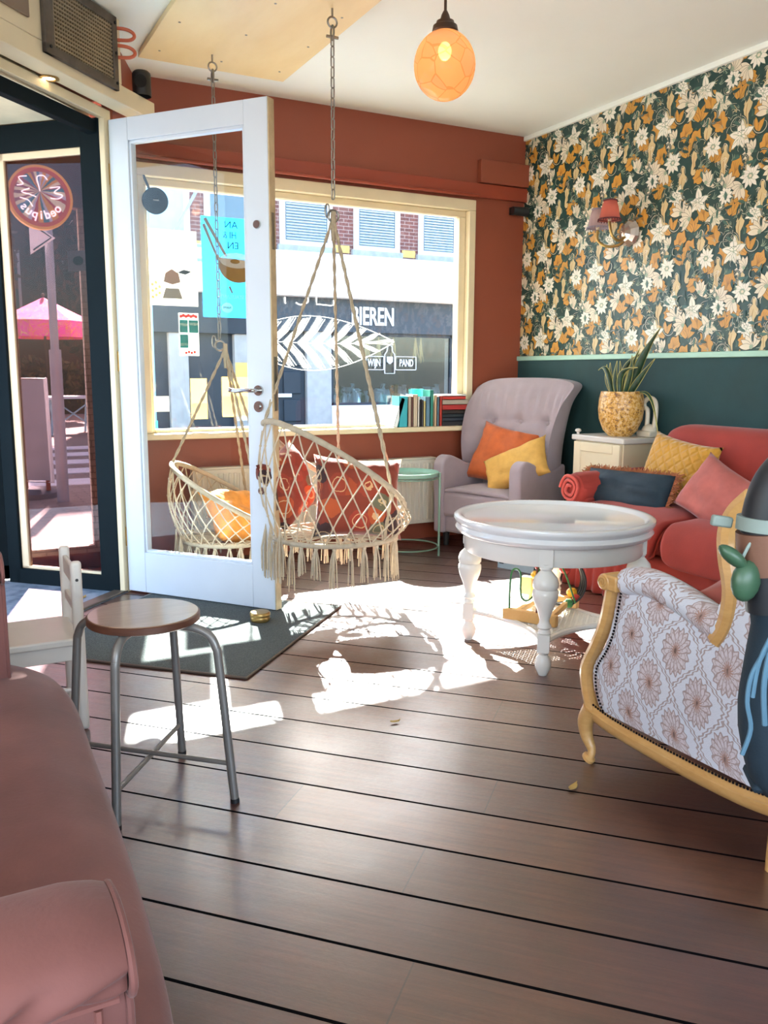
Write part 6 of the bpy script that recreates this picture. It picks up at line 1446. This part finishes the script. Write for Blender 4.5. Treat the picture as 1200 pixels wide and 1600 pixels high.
# ------------------------------------------------------------------ white kid chair
kc = Thing('child_chair', 'small white wooden child chair behind the pink sofa', 'chair', (.25, 2.90, 0))
kc.part('seat', MB().bb((.02, 2.765, .285), (.355, 3.06, .31)), 'kidwhite', world=True, bevel=.006)
kc.part('apron', MB().bb((.03, 2.775, .235), (.335, 3.05, .287)), 'kidwhite', world=True, bevel=.003)
for y in (2.775, 3.045):
    mb = MB(); mb.at(Matrix.Identity(4)).prism([(.335, y-.012), (.37, y-.012), (.37, y+.012), (.335, y+.012)], 0, .56)
    p_ = kc.part('back_post', mb, 'kidwhite', world=True, bevel=.012, seg=4)
for y in (2.785, 3.035): kc.part('leg', MB().bb((.03, y-.012, 0), (.06, y+.012, .286)), 'kidwhite', world=True, bevel=.003)
kc.part('back_rail', MB().bb((.345, 2.787, .47), (.36, 3.033, .53)), 'kidwhite', world=True, bevel=.004)
kc.part('back_rail', MB().bb((.345, 2.787, .38), (.36, 3.033, .41)), 'kidwhite', world=True, bevel=.004)
kc.part('stretcher', MB().cyl((.05, 2.775, .14), (.35, 2.775, .14), .008, 8), 'kidwhite', world=True)
kc.part('bolt', MB().cyl((.353, 2.7635, .50), (.353, 2.762, .50), .005, 10), 'black', world=True)

# ================================================================== dusty pink velvet sofa in front
ps_ = Thing('sofa', 'dusty pink velvet sofa in the near left foreground', 'sofa', (-.2, 1.5, 0))
def soft(fn, nu, nv, name, mat='pinkvelvet', **kw): return ps_.part(name, MB().grid(fn, nu, nv), mat, world=True, angle=180, **kw)
# seat cushion with rounded plan, top and front roll
def seat_out(t):   # plan outline of the seat from far left to near front
    P = smooth_path([(-.70, 2.37, 0), (-.2, 2.375, 0), (.08, 2.37, 0), (.18, 2.31, 0), (.235, 2.10, 0), (.232, 1.70, 0), (.222, 1.30, 0), (.210, 1.05, 0), (.196, .92, 0), (.172, .76, 0), (.12, .67, 0), (-.2, .64, 0), (-.70, .64, 0)], 6)
    i = t*(len(P)-1); i0 = min(int(i), len(P)-2); return P[i0].lerp(P[i0+1], i-i0)
cen = Vector((-.25, 1.5, 0))
def seat_s(a, b):
    o_ = seat_out(a)
    # b: 0 centre -> .6 rim -> 1 bottom
    if b < .55:
        k = b/.55; p = Vector((-.3, cen.y+(o_.y-cen.y)*.6, 0)).lerp(o_, k); e = min(1, (1-k)/.22); z = .425-.045*(1-math.sin(e*PI/2)) + .006*noise.noise(Vector((p.x*5, p.y*5, 1)))
    else:
        k = (b-.55)/.45; d = (o_-cen).normalized(); p = o_+d*.012*math.sin(PI*min(1, k*2.2))-d*.07*max(0, k-.3)
        z = .38-.30*k
    return (p.x, p.y, z)
soft(seat_s, 90, 40, 'seat_cushion')
sp2 = [Vector(seat_s(i/89, .80)) for i in range(90)]
ps_.part('seat_piping', MB().tube([p+(p-Vector((cen.x, cen.y, p.z))).normalized()*.004 for p in sp2], .006, 6), 'seam', world=True)
ps_.part('base', MB().bb((-.72, .66, .04), (.20, 2.33, .12)), 'pinkvelvet', world=True, bevel=.02)
for x, y in ((.12, .74), (.12, 2.25), (-.62, .74), (-.62, 2.25)): ps_.part('leg', MB().cyl((x, y, .04), (x, y, 0), .025, 10), 'stooledge', world=True)
def arm_sofa(y0, top, xf, name, sgn=1, back=-.72):
    # rolled arm running along X, front face at xf; section in the y-z plane
    def sec(t):
        P = smooth_path([(0, y0-.052, .10), (0, y0-.052, top-.20), (0, y0-.055, top-.090), (0, y0-.052, top-.076), (0, y0-.080, top-.063), (0, y0-.092, top-.038), (0, y0-.068, top-.012), (0, y0-.01, top), (0, y0+.055, top-.012), (0, y0+.088, top-.045), (0, y0+.082, top-.085), (0, y0+.06, top-.115), (0, y0+.055, .10)], 6)
        i = t*(len(P)-1); i0 = min(int(i), len(P)-2); return P[i0].lerp(P[i0+1], i-i0)
    def fn(a, b):
        s_ = sec(b); k = a; x = xf+(back-xf)*k
        sh = min(1, k/.035)**.5; c_ = Vector((0, y0, top-.055))
        p = c_.lerp(s_, .86+.14*sh) if s_.z > top-.085 else s_
        inr = math.exp(-((s_.z-(top-.055))/.026)**2)*(1 if s_.y < y0 else 0); w_ = .004*math.sin(x*9+1)*(1 if s_.z > top-.09 else 0)
        fold = inr*.013*abs(math.sin(x*34+6*(top-s_.z)/.1+1.2*math.sin(x*17)))**3*math.exp(-((x-.02)/.22)**2)
        p = Vector((p.x, p.y+fold, p.z+fold*.3))
        xo = -.05*max(0, (top-.02-s_.z))**1.0*0
        return (x+.012*(1-sh)-.012, p.y, p.z+w_)
    ps_.part(name, MB().grid(fn, 160, 90), 'pinkvelvet', world=True, angle=180)
    # front face, slightly domed, with piping
    n = 70; rim_ = [Vector((xf, sec(i/(n-1)).y, sec(i/(n-1)).z)) for i in range(n)]
    c_ = Vector((xf, y0, top-.055))
    rim2 = [Vector((xf, c_.y+(p.y-c_.y)*.865 if p.z > top-.085 else p.y, c_.z+(p.z-c_.z)*.865 if p.z > top-.085 else p.z)) for p in rim_]
    mb = MB(); vs = [tuple(c_+Vector((.008, 0, 0)))]+[tuple(p+Vector((.002, 0, 0))) for p in rim2]
    mid = [c_.lerp(p, .6)+Vector((.007, 0, 0)) for p in rim2]; vs += [tuple(p) for p in mid]
    fs = [(0, 1+n+i, 1+n+i+1) for i in range(n-1)]+[(1+n+i, 1+i, 2+i, 2+n+i) for i in range(n-1)]
    mb.add(vs, fs); ps_.part('arm_front', mb, 'pinkvelvet', world=True, angle=180, solid=.004)
    ps_.part('arm_piping', MB().tube([p+Vector((.004, 0, 0)) for p in rim2], .0042, 8), 'pinkvelvet', world=True)
arm_sofa(.80, .645, .118, 'near_arm'); arm_sofa(2.20, .725, .105, 'far_arm')
# folds under the arm roll facing the camera
ps_.part('arm_seam', MB().tube(smooth_path([(.112, .746, .571), (.0, .746, .571), (-.2, .746, .571), (-.6, .746, .571)], 5), .0045, 6).tube([(.093, .746, .566), (.093, .746, .30), (.093, .746, .1)], .0045, 6), 'seam', world=True)
def bsf(a, b):
    y = .70+a*1.62; P = smooth_path([(-.52, 0, .40), (-.56, 0, .62), (-.60, 0, .80), (-.68, 0, .86), (-.76, 0, .80), (-.78, 0, .10)], 5); i = b*(len(P)-1); i0 = min(int(i), len(P)-2); p = P[i0].lerp(P[i0+1], i-i0); return (p.x, y, p.z)
soft(bsf, 20, 26, 'backrest', solid=.01)

# ================================================================== carved armchair with damask cover
lc = Thing('armchair', 'beech framed armchair with pale mauve damask cover and dark nails', 'armchair', (1.95, 1.5, 0))
LX, LX2 = 1.662, 2.27
def lx_part(name, mb, mat, **kw): return lc.part(name, mb, mat, world=True, **kw)
# side panel outline in (y, z)
side = smooth_path([(0, 1.80, .175), (0, 1.835, .23), (0, 1.84, .30), (0, 1.80, .37), (0, 1.775, .44), (0, 1.755, .555)], 5)
sidep = [(p.y, p.z) for p in side]+[(1.60, .575), (1.45, .53), (1.385, .505), (1.36, .52), (1.33, .60), (1.30, .72), (1.285, .84)]+[(1.14, .86), (1.13, .60), (1.17, .30), (1.19, .175)]
for X_, lab in ((LX, 'near'), (LX2, 'far')):
    s_ = 1 if X_ == LX else -1; mb = MB(); n = len(sidep)
    cyz = (1.5, .36); vs = []
    for k, bulge in ((1.0, 0), (.8, .012), (.4, .02)):
        vs += [(X_-s_*bulge, cyz[0]+(y-cyz[0])*k, cyz[1]+(z-cyz[1])*k) for y, z in sidep]
    vs.append((X_-s_*.022, cyz[0], cyz[1])); fs = []
    for l_ in (0, 1):
        for i in range(n): fs.append((l_*n+i, l_*n+(i+1) % n, (l_+1)*n+(i+1) % n, (l_+1)*n+i))
    for i in range(n): fs.append((2*n+i, 2*n+(i+1) % n, 3*n))
    b = len(vs); vs += [(X_+s_*.05, y, z) for y, z in sidep]; fs += [(i, b+i, b+(i+1) % n, (i+1) % n) for i in range(n)]; fs.append(tuple(b+i for i in range(n)))
    mb.add(vs, fs); lx_part('side_panel', mb, 'damask', merge=True, angle=60)
    # front arm post, serpentine
    pts = smooth_path([(X_, 1.838, .165), (X_, 1.862, .23), (X_, 1.868, .29), (X_, 1.83, .37), (X_, 1.80, .44), (X_, 1.782, .52), (X_, 1.775, .575)], 6)
    lx_part('arm_post', MB().tube([(p.x, p.y, p.z) for p in pts], .0195, 8, sq=1.15), 'louiswood')
    lx_part('arm_scroll', MB().bb((X_-.03, 1.735, .548), (X_+.032, 1.80, .592)).cyl((X_-.032, 1.785, .570), (X_+.034, 1.785, .570), .024, 18), 'louiswood', bevel=.005)
    lx_part('scroll_carving', MB().tube([(X_-s_*.034, 1.785+.016*(1-i/30)*math.cos(i*.45), .570+.016*(1-i/30)*math.sin(i*.45)) for i in range(24)], .003, 5), 'louiswood')
    # padded arm
    pts = smooth_path([(X_+s_*.015, 1.745, .572), (X_+s_*.015, 1.66, .592), (X_+s_*.015, 1.55, .578), (X_+s_*.012, 1.43, .545), (X_+s_*.01, 1.375, .525)], 6)
    lx_part('arm_pad', MB().tube(pts, [.030]+[.040]*(len(pts)-2)+[.03], 14), 'damask')
    # side rail, legs, back stile
    rail = smooth_path([(X_, 1.845, .163), (X_, 1.76, .148), (X_, 1.62, .140), (X_, 1.45, .138), (X_, 1.30, .143), (X_, 1.19, .158)], 6)
    lx_part('side_rail', MB().tube(rail, .017, 10, sq=1.5, up=(0, 0, 1)), 'louiswood'); lx_part('rail_moulding', MB().tube([p+Vector((-s_*.014, 0, .006)) for p in rail], .006, 6), 'louiswood')
    leg_ = smooth_path([(X_, 1.838, .17), (X_-.006*s_, 1.858, .125), (X_-.003*s_, 1.855, .08), (X_, 1.835, .045), (X_-.004*s_, 1.832, .026), (X_-.008*s_, 1.84, .012)], 5)
    lx_part('leg', MB().tube(leg_, [.030-.018*min(1, i/16) + (.008 if i > 21 else 0) for i in range(len(leg_))], 12), 'louiswood')
    lx_part('leg', MB().tube([(X_, 1.19, .17), (X_, 1.20, .12), (X_, 1.205, .05), (X_, 1.205, 0)], [.024, .019, .016, .016], 10), 'louiswood')
    stl = smooth_path([(X_-s_*.01, 1.400, .505), (X_-s_*.01, 1.372, .56), (X_-s_*.01, 1.365, .64), (X_-s_*.01, 1.385, .72), (X_-s_*.01, 1.39, .78), (X_-s_*.01, 1.37, .83), (X_-s_*.01, 1.33, .87)], 6)
    lx_part('back_stile', MB().tube(stl, .022, 8, sq=1.1), 'louiswood')
    # nails
    mb = MB(); xs_ = X_-s_*.006
    def row(P, step=.0105):
        acc = 0
        for a, b in zip(P[:-1], P[1:]):
            a = Vector(a); b = Vector(b); L_ = (b-a).length; t_ = (step-acc)
            while t_ < L_: mb.ball(a+(b-a)*t_/L_+Vector((-s_*.004, 0, 0)), .0042, 6, 1, .7, 1); t_ += step
            acc = (acc+L_) % step
    row([(xs_, p.y-.022, p.z) for p in side]); row([(xs_, p.y, p.z+.028) for p in rail]); row([(xs_, p.y-.030, p.z) for p in stl[:-3]]); row([(xs_, 1.36, .49), (xs_, 1.41, .478), (xs_, 1.43, .49)])
    lx_part('nail_heads', mb, 'nails')['kind'] = 'stuff'
lx_part('seat_cushion', MB().bb((LX+.04, 1.30, .24), (LX2-.04, 1.86, .37)), 'damask', bevel=.05, seg=5)
lx_part('seat_front', MB().bb((LX+.02, 1.80, .17), (LX2-.02, 1.85, .30)), 'damask', bevel=.02, seg=3)
lx_part('front_rail', MB().tube(smooth_path([(LX, 1.85, .16), (LX+.15, 1.87, .145), (1.966, 1.875, .155), (LX2-.15, 1.87, .145), (LX2, 1.85, .16)], 5), .018, 8, sq=1.4, up=(0, 0, 1)), 'louiswood')
def lb(a, b):
    u = a*2-1; z = .25+b*(.66+.06*(1-u*u)); return (1.966+u*.285, 1.33-.10*b-.02*(1-u*u), z)
lx_part('backrest', MB().grid(lb, 16, 16), 'damask', solid=.09, angle=180, soff=-1)
lx_part('crest_rail', MB().tube(smooth_path([(LX, 1.345, .865), (LX+.08, 1.27, .92), (1.966, 1.24, .985), (LX2-.08, 1.27, .92), (LX2, 1.345, .865)], 6), .02, 8), 'louiswood')
cushion('cushion', 'dusty pink velvet cushion on the seat of the damask armchair', .36, .30, .14, (1.93, 1.52, .49), (math.radians(190), math.radians(35), .2), 'pinkcush', 41, wr=.012)

# ================================================================== stroller at the right edge
sr = Thing('stroller', 'dark navy stroller with padded bar and brown leather band at the right edge', 'stroller', (1.5, .9, 0))
def srp(n_, mb, mat, **kw): return sr.part(n_, mb, mat, world=True, **kw)
rt = Vector((.886, -.463, 0)); fw = Vector((.463, .886, 0)); base = Vector((1.287, 1.02, 0))
def sp3(r_, z, f_=0): p = base+rt*r_+fw*f_; return (p.x, p.y, z)
barp = smooth_path([sp3(.035, .73), sp3(.022, .80), sp3(.016, .86), sp3(.018, .915), sp3(.036, .965), sp3(.08, 1.0), sp3(.18, 1.02), sp3(.34, 1.0), sp3(.42, .93), sp3(.45, .86), sp3(.46, .76)], 6)
srp('padded_bar', MB().tube(barp, [.042-.008*max(0, (i-30)/30) for i in range(len(barp))], 22), 'strollerblack')
srp('leather_band', MB().tube([sp3(.023, .80), sp3(.016, .835), sp3(.012, .873)], .047, 26), 'leather')
srp('strap', MB().tube([sp3(.012, .874), sp3(.013, .898)], .0475, 26, sq=1.0), 'strap')
cl_ = sr.part('clip', MB().bb((-.019, -.008, -.010), (.019, .008, .010)), 'strap', bevel=.004)
cl_.data.transform(Matrix.Translation(Vector(sp3(-.052, .885, .03))-sr.loc) @ Matrix.Rotation(math.radians(-27), 4, 'Z') @ Matrix.Rotation(math.radians(8), 4, 'Y'))
# canvas side: closed soft shell hanging from the bar
LE = [(.840, -.016), (.823, -.020), (.76, .0), (.699, .019), (.62, .010), (.547, .0036), (.49, .008), (.433, .0206), (.39, .036), (.363, .056)]
def canv(a, b):
    an = 2*PI*a; z = .84-.477*b; left = LE[-1][1]
    for (z1, r1), (z2, r2) in zip(LE[:-1], LE[1:]):
        if z2 <= z <= z1: left = r2+(r1-r2)*(z-z2)/(z1-z2)
    rt_ = .085+.42*min(1, b*2.2)**.7; wdt = .045+.02*math.sin(min(1, b*1.15)*PI/2)
    cxr = (left+rt_)/2; hw_ = cxr-left
    r_ = cxr-hw_*math.copysign(abs(math.cos(an))**.5, math.cos(an)); f_ = wdt*math.copysign(abs(math.sin(an))**.8, math.sin(an))
    return sp3(r_, z, f_+.02)
srp('canvas_side', MB().grid(canv, 48, 20, cu=True), 'strollernavy', angle=180, solid=.004)
srp('canvas_base', MB().prism([(sp3(.03, 0)[0], sp3(.03, 0)[1]), (sp3(.5, 0)[0], sp3(.5, 0)[1]), (sp3(.5, 0, .1)[0], sp3(.5, 0, .1)[1]), (sp3(.05, 0, .1)[0], sp3(.05, 0, .1)[1])], .365, .385), 'strollernavy', bevel=.01)
srp('frame_tube', MB().tube([sp3(.12, .40, .03), sp3(.24, .25, .03), sp3(.34, .06, .03)], .012, 10).tube([sp3(.46, .40, .03), sp3(.40, .22, .03), sp3(.34, .06, .03)], .012, 10), 'black')
for r_, f_ in ((.30, .03), (.52, .03)):
    c_ = Vector(sp3(r_, .085, f_)); mb = MB(); mb.tube([c_+rt*(.07*math.cos(2*PI*i/28))+Vector((0, 0, .07*math.sin(2*PI*i/28))) for i in range(28)], .0145, 10, closed=True)
    w_ = srp('wheel', mb, 'black'); hb = MB().cyl(c_-fw*.015, c_+fw*.015, .02, 12)
    for i in range(6): hb.cyl(c_, c_+rt*(.065*math.cos(PI*i/3))+Vector((0, 0, .065*math.sin(PI*i/3))), .004, 6)
    sr.part('hub', hb, 'stroller_grey', world=True)
srp('axle', MB().cyl(sp3(.30, .085, .03), sp3(.52, .085, .03), .008, 8), 'black')
# light blue cords
srp('cord', MB().tube(smooth_path([sp3(.03, .72, -.05), sp3(.008, .665, -.05), sp3(-.012, .62, -.05), sp3(-.016, .57, -.05), sp3(-.006, .52, -.05), sp3(-.018, .47, -.05)], 5), .0042, 6).tube(smooth_path([sp3(.03, .72, -.05), sp3(.014, .66, -.055), sp3(.008, .60, -.058), sp3(.015, .53, -.058)], 5), .005, 6).tube(smooth_path([sp3(.03, .72, -.05), sp3(.0, .65, -.052), sp3(-.008, .58, -.052)], 5), .004, 6), 'bluecord')
te = Thing('hanging_toy', 'sage green rubber toy with two rounded lobes hanging from the stroller band', 'toy', sp3(-.035, .77, -.03))
tl = Vector(te.loc)
te.part('upper_lobe', MB().at(T(-.015, .008, .062) @ Matrix.Rotation(math.radians(-27), 4, 'Z') @ Matrix.Rotation(math.radians(38), 4, 'Y')).ball((0, 0, 0), .032, 16, .42, 1, .6), 'teether')
te.part('lower_lobe', MB().at(T(.008, -.004, .018) @ Matrix.Rotation(math.radians(8), 4, 'Y')).ball((0, 0, 0), .030, 16, 1.25, 1, .7), 'teether')
te.part('loop', MB().tube(smooth_path([(.0, 0, .06), (.012, -.004, .085), (.03, -.01, .105)], 4), .003, 6), 'strap')
# dry leaves on the floor
def dry(name, lab, x, y, s, rz):
    t = Thing(name, lab, 'leaf', (x, y, .001), rz, None)
    mb = MB().grid(lambda a, b: ((a-.5)*s*2, (b-.5)*s*.9*math.sin(PI*(.08+.84*a)), .004+s*.28*(abs(a-.5)*2)**2*(1 if b > .3 else .3)+.2*s*abs(b-.5)), 9, 7)
    t.part('blade', mb, 'foil', solid=.0012, angle=180); t.part('stem', MB().tube([(s, 0, .012), (s*1.25, .002, .012)], .0012, 5), 'foil')
dry('dry_leaf', 'curled yellow dry leaf on the floorboards near the damask armchair', 1.505, 1.729, .022, .4)
dry('dry_leaf', 'small brown dry leaf on the floorboards in the middle of the room', 1.276, 2.356, .016, -.2)
dry('dry_leaf', 'small orange dry leaf on the porch floor before the threshold', .60, 4.47, .02, .9)
bpy.context.view_layer.update()
